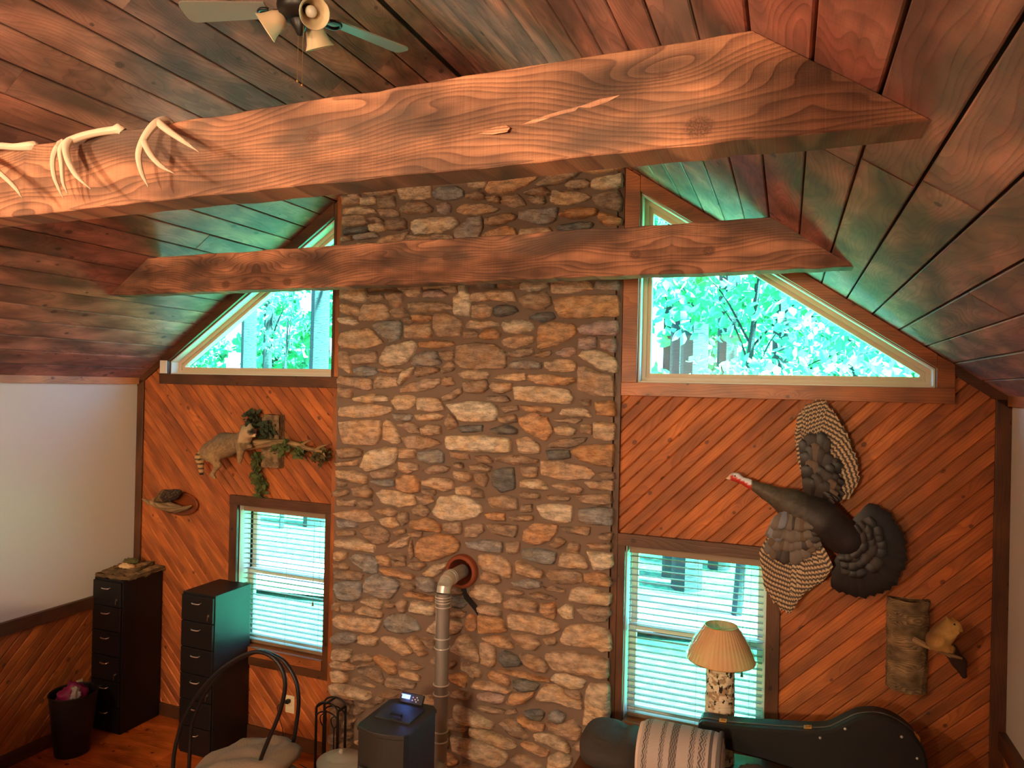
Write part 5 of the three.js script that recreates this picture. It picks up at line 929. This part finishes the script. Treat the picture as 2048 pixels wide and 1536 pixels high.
{ // raccoon on its log
  const o = at(545, 880, 0.012), m = thing('log_mount', 'half-log wall mount with a forked branch and trailing greenery', 'wall mount', o.toArray()), T = (x, y, z) => at(x, y, z).sub(o);
  const slab = (x0, y0, x1, y1) => { const a = T(x0, y0, 0.04), b = T(x1, y1, 0.04); return warp(new THREE.BoxGeometry(b.x - a.x, a.y - b.y, 0.05, 8, 14, 4), 0.005, 26, 2).translate((a.x + b.x) / 2, (a.y + b.y) / 2, 0.028); };
  mesh('log_slab', slab(530, 829, 562, 936), greyWood, m);
  mesh('branch', taper([T(470, 899, 0.1), T(490, 893, 0.1), T(515, 888, 0.1), T(550, 886, 0.1), T(585, 888, 0.1), T(615, 897, 0.1), T(632, 901, 0.1)], [0.028, 0.032, 0.034, 0.026, 0.02, 0.015, 0.012], 40, 10), driftM, m);
  for (const l of [[[630, 901], [642, 893], [656, 889]], [[630, 901], [645, 904], [652, 915]], [[600, 892], [612, 884], [622, 880]], [[545, 888], [548, 895], [552, 903]]]) mesh('twig', taper(l.map(([x, y], i) => T(x, y, 0.1 + i * 0.008)), [0.011, 0.008, 0.002], 14, 7), driftM, m);
  const gm = leafy(srgb(84, 100, 46), 0.2), gd = leafy(srgb(52, 66, 40), 0.2);
  foliage([T(507, 836, 0.06), T(514, 842, 0.06), T(500, 838, 0.06)], 70, 0.035, 0.045, gd, m, 'greenery'); foliage([T(532, 856, 0.085), T(538, 862, 0.085), T(528, 870, 0.08)], 80, 0.03, 0.045, gd, m, 'greenery');
  foliage([T(512, 915, 0.08), T(510, 930, 0.07), T(512, 948, 0.06), T(518, 960, 0.06), T(522, 970, 0.05)], 170, 0.03, 0.04, gm, m, 'greenery'); foliage([T(515, 982, 0.05), T(524, 990, 0.05)], 30, 0.025, 0.035, gm, m, 'greenery');
  foliage([T(556, 898, 0.11), T(565, 895, 0.11), T(575, 893, 0.12)], 90, 0.03, 0.04, gm, m, 'greenery'); foliage([T(595, 900, 0.1), T(600, 905, 0.1)], 60, 0.03, 0.04, gm, m, 'greenery'); foliage([T(632, 912, 0.09), T(640, 918, 0.09), T(650, 912, 0.09)], 80, 0.03, 0.038, leafy(srgb(88, 78, 36), 0.2), m, 'greenery');
  const ro = at(450, 890, 0.11), r = thing('mounted_raccoon', 'mounted raccoon with a ringed tail climbing onto the log mount', 'raccoon', ro.toArray()), Q = (x, y, z = 0.16) => at(x, y, z).sub(ro);
  const B = (a, ra, b, rb) => [a, ra, b, rb];
  const bones = [B(Q(424, 903), 0.072, Q(450, 890), 0.08), B(Q(450, 890), 0.08, Q(482, 884), 0.058), B(Q(482, 884), 0.056, Q(492, 870), 0.044), B(Q(492, 870), 0.042, Q(497, 865, 0.180), 0.038), B(Q(498, 866, 0.185), 0.03, Q(511, 871, 0.195), 0.011), B(Q(484, 853, 0.170), 0.012, Q(488, 858, 0.170), 0.015), B(Q(500, 850, 0.170), 0.011, Q(500, 856, 0.170), 0.015),
    B(Q(482, 894, 0.200), 0.03, Q(479, 924, 0.210), 0.014), B(Q(488, 890, 0.160), 0.028, Q(502, 893, 0.170), 0.014), B(Q(424, 912, 0.200), 0.045, Q(436, 930, 0.200), 0.02), B(Q(436, 930, 0.200), 0.02, Q(424, 950, 0.190), 0.012), B(Q(424, 950, 0.190), 0.012, Q(430, 956, 0.200), 0.01),
    B(Q(410, 900, 0.160), 0.032, Q(400, 915, 0.150), 0.03), B(Q(400, 915, 0.150), 0.03, Q(403, 948, 0.140), 0.014)];
  const tail0 = Q(402, 900, 0.150), eye = [Q(503, 863, 0.210), Q(507, 865, 0.180)], gb = lin(98, 84, 66), gl = lin(160, 130, 88), dk = lin(46, 36, 30);
  const g = body(bones, 0.011, (p) => { const n = 0.5 + 0.5 * n3(p.x * 60, p.y * 60, p.z * 60), below = clamp((0.02 - p.y) * 9); let c = mix3(gb, gl, 0.55 * clamp(below + 0.2) + 0.35 * n); const g2 = n3(p.x * 160, p.y * 160, p.z * 160); c = c.map((q) => q * (1 + 0.35 * g2)); if (p.x > Q(488, 880, 0.16).x && p.y > Q(488, 884, 0.16).y) c = mix3(c, lin(206, 178, 136), 0.55); c = mix3(c, lin(94, 88, 82), 0.5 * sstep(0.02, 0.07, p.y) * (p.x < 0.1 ? 1 : 0)); if (p.x < tail0.x + 0.025 && p.y < tail0.y - 0.0) { const k = ((tail0.y - p.y) / 0.034) % 1; c = k > 0.55 ? dk : lin(190, 152, 100); } for (const e of eye) if (p.distanceTo(e) < 0.028) c = mix3(dk, c, 0.15); if (p.distanceTo(Q(511, 872, 0.200)) < 0.02) c = lin(214, 184, 140); return c; }, 0.022);
  mesh('body', g, furM, r);
  for (const e of [Q(501, 864, 0.216), Q(508, 866, 0.205)]) mesh('eye', new THREE.SphereGeometry(0.006, 10, 8).translate(e.x, e.y, e.z), blackEnamel, r); { const e = Q(513, 872, 0.200); mesh('nose', new THREE.SphereGeometry(0.008, 10, 8).translate(e.x, e.y, e.z), blackEnamel, r); }
}
{ // small animal on an oval plaque
  const o = at(352, 1004, 0.012), t = thing('oval_plaque_mount', 'oval wooden plaque with a small brown mounted bird on driftwood', 'wall mount', o.toArray()), Q = (x, y, z) => at(x, y, z).sub(o);
  const oval = []; for (let i = 0; i < 48; i++) { const a = i / 48 * 2 * Math.PI; oval.push([0.055 + 0.17 * Math.cos(a), -0.005 + 0.085 * Math.sin(a)]); }
  mesh('plaque', extrude(oval, 0.024, 0, [], 0.006), woodMat(pineT, 2.4, 0.6, C(0.5, 0.36, 0.3), 0.35, 0.0004), t);
  mesh('driftwood', taper([Q(284, 998, 0.06), Q(300, 1005, 0.07), Q(325, 1013, 0.09), Q(350, 1019, 0.09), Q(372, 1016, 0.08), Q(384, 1011, 0.06)], [0.004, 0.018, 0.026, 0.024, 0.016, 0.004], 40, 10), driftM, t);
  mesh('driftwood', taper([Q(300, 1002, 0.07), Q(318, 998, 0.09), Q(345, 1010, 0.1), Q(365, 1013, 0.1)], [0.006, 0.014, 0.016, 0.004], 24, 9), driftM, t);
  const fm = lin(126, 94, 52), dm = lin(40, 32, 26); mesh('body', body([[Q(312, 1000, 0.1), 0.016, Q(330, 992, 0.11), 0.042], [Q(330, 992, 0.11), 0.044, Q(348, 990, 0.1), 0.036], [Q(346, 988, 0.1), 0.03, Q(358, 984, 0.09), 0.02]], 0.009, (p) => mix3(fm, dm, clamp(0.5 + 0.9 * n3(p.x * 55, p.y * 55, p.z * 55) + (p.x > 0.01 ? 0.6 : -0.1))), 0.02), furM, t);
}
{ // squirrel and its log
  const o = V(2.318, 1.255, 0.012), m = thing('log_section', 'upright half log on the boards with a perch branch', 'wall mount', o.toArray());
  const hg = new THREE.CylinderGeometry(0.09, 0.086, 0.43, 30, 24, false, -Math.PI / 2, Math.PI); mesh('half_log', warp(hg, 0.005, 24, 3).scale(1, 1, 0.85), greyWood, m);
  mesh('log_back', box(-0.088, 0.088, -0.214, 0.214, 0, 0.004), greyWood, m);
  const Q = (x, y, z) => at(x, y, z).sub(o); mesh('perch', taper([Q(1828, 1279, 0.08), Q(1850, 1290, 0.11), Q(1880, 1302, 0.13), Q(1905, 1311, 0.13), Q(1924, 1317, 0.125)], [0.016, 0.013, 0.011, 0.009, 0.005], 24, 8), driftM, m);
  const so = at(1885, 1285, 0.13), s = thing('mounted_squirrel', 'mounted golden-brown squirrel crouching on the perch of the half log', 'squirrel', so.toArray()), S = (x, y, z = 0.14) => at(x, y, z).sub(so);
  const gold = lin(196, 146, 70), brown = lin(120, 84, 46), cream = lin(222, 184, 118);
  mesh('body', body([[S(1876, 1281), 0.05, S(1888, 1268), 0.042], [S(1888, 1268), 0.042, S(1898, 1254), 0.03], [S(1898, 1252), 0.03, S(1910, 1252), 0.024], [S(1910, 1253), 0.022, S(1921, 1260), 0.01], [S(1893, 1233, 0.15), 0.004, S(1897, 1243, 0.15), 0.012], [S(1905, 1235, 0.13), 0.004, S(1904, 1244, 0.13), 0.012], [S(1879, 1284, 0.175), 0.034, S(1894, 1298, 0.17), 0.013], [S(1894, 1300, 0.17), 0.011, S(1903, 1304, 0.16), 0.007], [S(1896, 1264, 0.16), 0.016, S(1906, 1272, 0.165), 0.009], [S(1906, 1272, 0.165), 0.009, S(1916, 1266, 0.16), 0.006], [S(1880, 1292, 0.12), 0.02, S(1900, 1300, 0.09), 0.03], [S(1900, 1300, 0.09), 0.03, S(1918, 1325, 0.07), 0.03], [S(1918, 1325, 0.07), 0.03, S(1928, 1352, 0.06), 0.012]], 0.0055, (p) => { const n = 0.5 + 0.5 * n3(p.x * 90, p.y * 90, p.z * 90), back = clamp((-p.x + p.y * 0.5 - p.z * 0.4) * 14 + 0.1); const tl = sstep(0.012, 0.03, p.x - 0.028 - 0.4 * (p.y + 0.03)) * sstep(0.0, 0.02, 0.0 - p.y) + (p.z < -0.02 ? 0.8 : 0); return mix3(mix3(mix3(gold, cream, 0.5 * n), brown, back), lin(58, 38, 28), clamp(tl)); }, 0.012), furM, s);
  for (const e of [S(1909, 1249, 0.163)]) mesh('eye', new THREE.SphereGeometry(0.0045, 10, 8).translate(e.x, e.y, e.z), blackEnamel, s);
}
{ // flying turkey
  const o = at(1640, 1040, 0.03), t = thing('mounted_turkey', 'flying wild turkey mount with raised barred wing and dark fanned tail', 'turkey', o.toArray()), Q = (x, y, z) => at(x, y, z).sub(o);
  const bar1 = tex(256, 256, (u, v) => { const c = Math.abs(u - 0.5) * 2, w = (v * 4 + 0.5 * c + 0.12 * n2(u * 6, v * 12)) % 1, k = sstep(0.42, 0.5, w) * (1 - sstep(0.92, 1, w)); return mix3(c8(66, 56, 48), c8(186, 160, 126), k * (c < 0.06 ? 0.3 : 1)); });
  bar1.wrapS = bar1.wrapT = THREE.RepeatWrapping;
  const barM = new THREE.MeshStandardMaterial({ map: bar1, roughness: 0.75 }), paleM = tint(barM, C(1.0, 0.96, 0.92)), darkM = plain(srgb(46, 38, 34), 0.6), black = plain(srgb(26, 22, 23), 0.5), greyM = plain(srgb(96, 86, 78), 0.6), blueM = plain(srgb(112, 116, 128), 0.5), brownM = plain(srgb(92, 74, 58), 0.7);
  const quill = (root, tip, w, mat, parent, lift = 0.25) => {
    const d = tip.clone().sub(root), L = d.length(); d.normalize(); const side = V(d.y, -d.x, 0).normalize(), nrm = V(0, 0, 1).addScaledVector(side, lift * 0.3).normalize(), P = [], U = [], I = [];
    const rows = 9; for (let j = 0; j <= rows; j++) { const f = j / rows, wid = w * Math.min(1, 0.45 + f * 1.6) * (f > 0.8 ? Math.sqrt(Math.max(0, 1 - ((f - 0.8) / 0.2) ** 2)) : 1); for (let i = -1; i <= 1; i++) { const q = root.clone().addScaledVector(d, L * f).addScaledVector(side, i * wid / 2).addScaledVector(nrm, (1 - Math.abs(i)) * w * 0.12 + i * lift * wid * 0.22 + 0.02 * Math.sin(f * 2)); P.push(q.x, q.y, q.z); U.push(i / 2 + 0.5, L * f / 0.085); } }
    for (let j = 0; j < rows; j++) for (let i = 0; i < 2; i++) { const a = j * 3 + i; I.push(a, a + 1, a + 3, a + 1, a + 4, a + 3); }
    const g = new THREE.BufferGeometry(); g.setAttribute('position', new THREE.Float32BufferAttribute(P, 3)); g.setAttribute('uv', new THREE.Float32BufferAttribute(U, 2)); g.setIndex(I); g.computeVertexNormals(); mesh('feather', g, mat, parent);
  };
  const along = (l, f) => { const k = Math.min(l.length - 2, Math.floor(f * (l.length - 1))), g = f * (l.length - 1) - k; return [l[k][0] + (l[k + 1][0] - l[k][0]) * g, l[k][1] + (l[k + 1][1] - l[k][1]) * g]; };
  const fan = (parent, roots, tips, n, w, mats, z0, z1, dz) => { for (let i = 0; i < n; i++) { const f = n > 1 ? i / (n - 1) : 0, [a, b] = along(roots, f), [c, d] = along(tips, f); const j = rr(0.96, 1.03); quill(Q(a, b, z0 + i * dz), Q(a + (c - a) * j, b + (d - b) * j, z1 + i * dz), w * rr(0.9, 1.1), mats[i % mats.length], parent, 0.1); } };
  const part = (n) => { const g = new THREE.Group(); g.name = n; t.add(g); return g; };
  const coverts = (parent, roots, tips, rows, n, w, mats, z0, z1) => {   // overlapping rows of small feathers, the row nearest the body on top
    for (let r = rows - 1; r >= 0; r--) for (let i = 0; i < n; i++) {
      const f = clamp((i + rr(0.2, 0.8)) / n), a = along(roots, f), c = along(tips, clamp(f + rr(-0.03, 0.03))), g0 = r / (rows + 0.6) * 0.85, g1 = (r + rr(1.3, 1.7)) / (rows + 0.6), L = (g) => [a[0] + (c[0] - a[0]) * g, a[1] + (c[1] - a[1]) * g], z = z0 + (z1 - z0) * (r / rows) + rr(0, 0.004);
      quill(Q(...L(g0), z), Q(...L(g1), z - 0.004), w * rr(0.8, 1.15), mats[Math.floor(rnd() * mats.length)], parent, 0.12);
    }
  };
  const up = part('raised_wing');
  fan(up, [[1612, 960], [1615, 930], [1628, 915], [1640, 925], [1652, 950], [1664, 988]], [[1598, 858], [1600, 825], [1618, 803], [1645, 797], [1664, 818], [1684, 850], [1704, 888], [1716, 922], [1719, 955], [1703, 986]], 26, 0.05, [barM, paleM, barM], 0.1, 0.09, 0.001);
  coverts(up, [[1618, 992], [1632, 992], [1645, 998], [1658, 1004]], [[1600, 880], [1612, 862], [1634, 856], [1656, 878], [1674, 915], [1682, 955], [1684, 985]], 4, 9, 0.05, [darkM, black, brownM, darkM], 0.158, 0.125);
  const lo = part('lowered_wing');
  fan(lo, [[1552, 1060], [1568, 1075], [1590, 1085], [1612, 1085], [1630, 1080]], [[1523, 1118], [1526, 1150], [1533, 1178], [1546, 1202], [1562, 1220], [1578, 1226], [1590, 1206], [1606, 1187], [1626, 1174], [1646, 1162], [1660, 1140]], 26, 0.046, [paleM, barM], 0.16, 0.17, 0.001);
  coverts(lo, [[1560, 1026], [1578, 1024], [1600, 1030], [1622, 1042]], [[1527, 1108], [1545, 1124], [1570, 1130], [1596, 1126], [1620, 1114], [1642, 1092]], 4, 9, 0.046, [greyM, brownM, darkM, greyM], 0.225, 0.195);
  coverts(lo, [[1556, 1030], [1572, 1022]], [[1532, 1078], [1556, 1082]], 2, 5, 0.04, [blueM, blueM, greyM], 0.236, 0.215);
  const ta = part('tail_fan');
  fan(ta, [[1702, 1070], [1712, 1082], [1706, 1096], [1690, 1100]], [[1758, 1009], [1776, 1020], [1791, 1037], [1803, 1058], [1811, 1082], [1815, 1108], [1811, 1136], [1800, 1161], [1783, 1180], [1760, 1191], [1732, 1196], [1704, 1194], [1679, 1184]], 19, 0.09, [black], 0.11, 0.07, 0.0006);
  coverts(ta, [[1692, 1062], [1704, 1078], [1700, 1092], [1684, 1100]], [[1740, 1030], [1768, 1060], [1778, 1100], [1760, 1140], [1725, 1158], [1690, 1150]], 3, 10, 0.055, [black, darkM], 0.15, 0.105);
  const bd = lin(62, 52, 44), bl = lin(30, 25, 26), ng = lin(92, 80, 64), red = lin(206, 52, 34), crown = lin(214, 214, 226), bill = lin(226, 200, 170);
  const bones = [[Q(1468, 953, 0.14), 0.02, Q(1474, 954, 0.14), 0.021], [Q(1462, 955, 0.14), 0.012, Q(1451, 958, 0.14), 0.003], [Q(1474, 956, 0.14), 0.018, Q(1496, 966, 0.14), 0.018], [Q(1496, 966, 0.14), 0.02, Q(1535, 985, 0.15), 0.037], [Q(1535, 985, 0.15), 0.038, Q(1585, 1010, 0.16), 0.075], [Q(1585, 1010, 0.16), 0.076, Q(1640, 1040, 0.15), 0.1], [Q(1640, 1040, 0.15), 0.1, Q(1690, 1075, 0.12), 0.085], [Q(1690, 1075, 0.12), 0.08, Q(1722, 1095, 0.1), 0.045], [Q(1632, 1012, 0.13), 0.05, Q(1640, 985, 0.12), 0.035], [Q(1590, 1030, 0.19), 0.045, Q(1580, 1045, 0.2), 0.03]];
  const h = Q(1470, 951, 0.15), nk = Q(1492, 968, 0.15), mid = Q(1560, 1000, 0.16);
  mesh('body', body(bones, 0.0085, (p) => { const n = 0.5 + 0.5 * n3(p.x * 45, p.y * 70, p.z * 45); if (p.x < Q(1460, 955, 0.14).x) return bill; if (p.x < Q(1505, 968, 0.14).x) return p.y > h.y - 0.004 - (p.x - h.x) * 0.5 ? crown : mix3(red, lin(150, 30, 24), n * 0.6); return mix3(p.x < mid.x + 0.12 ? ng : bd, bl, clamp(0.25 + 0.5 * n + (p.x - mid.x) * 1.6)); }, 0.016), new THREE.MeshStandardMaterial({ vertexColors: true, roughness: 0.6 }), t);
  const e = Q(1470, 952, 0.161); mesh('eye', new THREE.SphereGeometry(0.004, 8, 6).translate(e.x, e.y, e.z), blackEnamel, t);
  mesh('leg', taper([Q(1700, 1100, 0.1), Q(1715, 1130, 0.08), Q(1735, 1150, 0.06)], [0.014, 0.008, 0.005], 12, 7), brownM, t);
}

// ---------------------------------------------------------------- lamps behind the camera
function globeLamp(name, label, cat, pos, r, power, color, hang) {
  const t = thing(name, label, cat, pos), m = plain(srgb(60, 50, 40), 0.4, { metalness: 0.5 });
  mesh('glass_globe', new THREE.SphereGeometry(r, 32, 20), new THREE.MeshStandardMaterial({ color: srgb(250, 240, 220), emissive: color, emissiveIntensity: 1.2, roughness: 0.4 }), t);
  if (hang > 0) { mesh('cap', new THREE.CylinderGeometry(r * 0.5, r * 0.6, 0.03, 24).translate(0, r + 0.005, 0), m, t); mesh('hanging_rod', rod(V(0, r, 0), V(0, hang, 0), 0.008), m, t); }
  else { mesh('pole', rod(V(0, -r, 0), V(0, -pos[1] + 0.02, 0), 0.012), m, t); mesh('foot', new THREE.CylinderGeometry(0.13, 0.14, 0.025, 32).translate(0, -pos[1] + 0.0125, 0), m, t); }
  const l = new THREE.PointLight(color, power); l.castShadow = true; l.shadow.radius = r / 0.02 * 0.9; t.add(l); return t;
}
const warm = C(1.0, 0.69, 0.41);
globeLamp('pendant_lamp', 'white glass globe pendant hanging low on a long rod behind the viewer', 'lamp', [0.9, 2.4, 5.6], 0.16, 39, warm, ceilY(0.9) - 2.4);
globeLamp('pendant_lamp', 'white glass globe pendant close under the left slope behind the viewer', 'lamp', [-0.95, 3.2, 4.2], 0.11, 14, warm, ceilY(-0.95) - 3.2);
{ const w = struct('wall_stair'); mesh('plaster', extrude([[1.28, -0.2], [HALF, -0.2], [HALF, EAVE], [1.28, ceilY(1.28)]], 0.12, 4.0), plasterM, w); }   // stair wall beside the viewer: shades the right of the room
{ // cupboard left of the frame: its shade lies over the dado and the corner cabinet
  const t = thing('cupboard', 'dark two-door cupboard near the left wall, beside the viewer', 'cupboard', [-1.68, 0, 2.22]), dk = woodMat(pineT, 2.4, 0.6, C(0.3, 0.3, 0.34), 0.45, 0.0004);
  mesh('carcass', box(-0.46, 0.46, 0.06, 1.31, -0.17, 0.15, 0.004), dk, t); mesh('plinth', box(-0.44, 0.44, 0, 0.06, -0.15, 0.13), dk, t); mesh('top_board', box(-0.48, 0.48, 1.31, 1.34, -0.185, 0.18, 0.005), dk, t);
  for (const s of [-1, 1]) { const d = mesh('door', box(Math.min(s * 0.003, s * 0.45), Math.max(s * 0.003, s * 0.45), 0.08, 1.29, 0.15, 0.17, 0.003), dk, t); mesh('knob', new THREE.SphereGeometry(0.014, 14, 10).translate(s * 0.04, 0.75, 0.184), brass, d); }
}

// ---------------------------------------------------------------- outdoors: lawn, drive, trees
{
  const G = -0.5, grassT = tex(512, 512, (u, v) => { const k = 0.75 + 0.5 * fbm(u * 30, v * 30, 4); return [0.15 * k, 0.46 * k, 0.29 * k]; });
  const lawn = new THREE.PlaneGeometry(90, 60, 60, 40).rotateX(-Math.PI / 2).translate(0, 0, -30), lp = lawn.attributes.position; for (let i = 0; i < lp.count; i++) lp.setY(i, G + 0.06 * fbm(lp.getX(i) * 0.2, lp.getZ(i) * 0.2, 3)); lawn.computeVertexNormals(); const luv = lawn.attributes.uv; for (let i = 0; i < luv.count; i++) luv.setXY(i, lp.getX(i) / 6, lp.getZ(i) / 6);
  const l = thing('lawn', 'sunny green lawn seen through the lower blinds', 'lawn'); mesh('turf', lawn, new THREE.MeshStandardMaterial({ map: grassT, roughness: 1 }), l); l.userData.kind = 'stuff';
  const dr = thing('gravel_drive', 'pale gravel drive crossing the lawn outside', 'drive'), gr = new THREE.PlaneGeometry(60, 1.6, 60, 4).rotateX(-Math.PI / 2).rotateY(0.12).translate(-3, G + 0.07, -4.9);
  mesh('gravel', gr, plain(srgb(150, 150, 152), 1, { bumpMap: scaled(grainT, 0.02, 0.5), bumpScale: 0.01 }), dr); dr.userData.kind = 'stuff';
  const bark = plain(srgb(24, 23, 28), 0.95, { bumpMap: scaled(grainT, 0.6, 2), bumpScale: 0.03 });
  const greens = [srgb(64, 156, 96), srgb(56, 148, 94), srgb(80, 164, 94), srgb(50, 138, 92)].map((c) => leafy(c, 0.4));
  let n = 0;
  const tree = (label, x, z, r, h, lean, crowns, leaves, size, gi, group) => {
    const t = thing('tree', label, 'tree', [x, G, z], group), top = V(lean, h, 0);
    mesh('trunk', taper([V(0, -0.1, 0), V(lean * 0.3 + 0.03, h * 0.35, 0.02), V(lean * 0.6 - 0.03, h * 0.7, 0), top], [r * 1.15, r, r * 0.8, r * 0.4], 16, 9), bark, t);
    const pts = [];
    for (const [cx, cy, cz, s] of crowns) { const c = V(cx - x, cy - G, cz - z); mesh('branch', taper([V(lean * 0.6, Math.min(h * 0.8, Math.max(0.8, c.y - 0.9)), 0), c.clone().multiplyScalar(0.5).add(V(lean * 0.3, c.y * 0.42, 0)), c], [r * 0.3, r * 0.18, r * 0.06], 10, 6), bark, t); for (let k = 0; k < 40; k++) { const q = V(rr(-1, 1), rr(-1, 1), rr(-1, 1)); if (q.length() < 1) pts.push(c.clone().add(q.multiply(V(s, s * 0.7, s)))); } }
    if (pts.length) foliage(pts, leaves, 0.18, size, greens[gi % 4], t, 'leaves', 1).userData.kind = 'stuff'; n++;
  };
  // left window: slim trunks
  tree('thick straight trunk nearest the chimney in the upper left window', -7.2, -8, 0.19, 12, 0.1, [[-6.6, 7, -8, 1.2]], 500, 0.12, 0);
  tree('straight trunk left of the forked sapling in the upper left window', -9.9, -9, 0.17, 12, 0, [[-10.5, 5.2, -9, 1.1]], 500, 0.12, 1);
  tree('thin forked sapling in the middle of the upper left window', -7.6, -7.5, 0.04, 4.2, 0.05, [[-8.3, 4.2, -7.5, 0.5], [-7.1, 5.0, -7.5, 0.5], [-7.9, 3.2, -7.6, 0.4]], 260, 0.1, 2);
  tree('slender trunk behind the sapling in the upper left window', -11.6, -11.5, 0.12, 12, 0.3, [[-11.0, 4.4, -11.5, 1.3]], 500, 0.13, 0);
  tree('slender trunk at the left corner of the upper left window', -12.6, -9.6, 0.1, 10, -0.2, [[-12.6, 3.6, -9.6, 1.2]], 500, 0.13, 3);
  // right window: leafy young trees before darker trunks
  tree('broad-leaved young tree filling the upper right window', 1.2, -5.6, 0.06, 4.4, 0.2, [[0.9, 3.6, -5.6, 0.7], [1.7, 3.3, -5.5, 0.8], [2.5, 3.0, -5.5, 0.7], [1.4, 4.3, -5.8, 0.8], [2.3, 3.9, -5.9, 0.7], [0.4, 4.2, -5.8, 0.6]], 1700, 0.15, 0);
  tree('pale leafy sapling low in the upper right window', 2.6, -4.4, 0.04, 2.9, 0, [[2.2, 2.6, -4.4, 0.45], [2.8, 2.5, -4.4, 0.4], [1.7, 2.5, -4.5, 0.45], [1.2, 2.55, -4.5, 0.4]], 650, 0.11, 2);
  tree('dark trunk beside the chimney edge in the upper right window', 0.15, -7.4, 0.17, 11, 0.05, [[0.2, 6, -7.4, 1]], 400, 0.13, 1);
  tree('second dark trunk right of the chimney in the upper right window', 0.75, -8.3, 0.16, 11, 0.12, [[1.2, 5.4, -8.3, 1.2]], 600, 0.13, 3);
  tree('thick dark trunk rising behind the leaves near the chimney side of the upper right window', 0.42, -6.8, 0.2, 11, 0.08, [[0.3, 6.4, -6.8, 1]], 400, 0.13, 2);
  tree('dark trunk glimpsed mid way along the upper right window', 1.6, -9.5, 0.14, 11, 0, [[2.0, 5, -9.5, 1.2]], 600, 0.14, 1);
  tree('dark trunk near the low end of the upper right window', 2.75, -8.8, 0.15, 11, 0.1, [[3.0, 4.8, -8.8, 1.1]], 600, 0.14, 3);
  tree('last dark trunk at the low end of the upper right window', 3.5, -9.6, 0.15, 11, 0, [[3.8, 4.6, -9.6, 1.2]], 600, 0.14, 0);
  // wood behind
  for (let i = 0; i < 22; i++) { const x = -33 + i * 1.95 + rr(-0.5, 0.5), z = -15 - rr(0, 5); tree('woodland tree far behind the lawn', x, z, rr(0.12, 0.22), 12, rr(-0.3, 0.3), [[x + rr(-0.8, 0.8), rr(0.2, 0.9), z + 0.8, 1.5], [x + rr(-0.5, 0.5), rr(1.8, 3), z, 1.6], [x + rr(-1, 1), rr(3.5, 5.5), z, 1.8], [x + rr(-1, 1), rr(6, 8), z, 1.8]], 2300, 0.3, i, 'woodland behind the lawn'); }
}
for (const o of scene.children) o.traverse((m) => { if (m.isMesh) m.castShadow = m.receiveShadow = true; });
renderer.render(scene, camera);
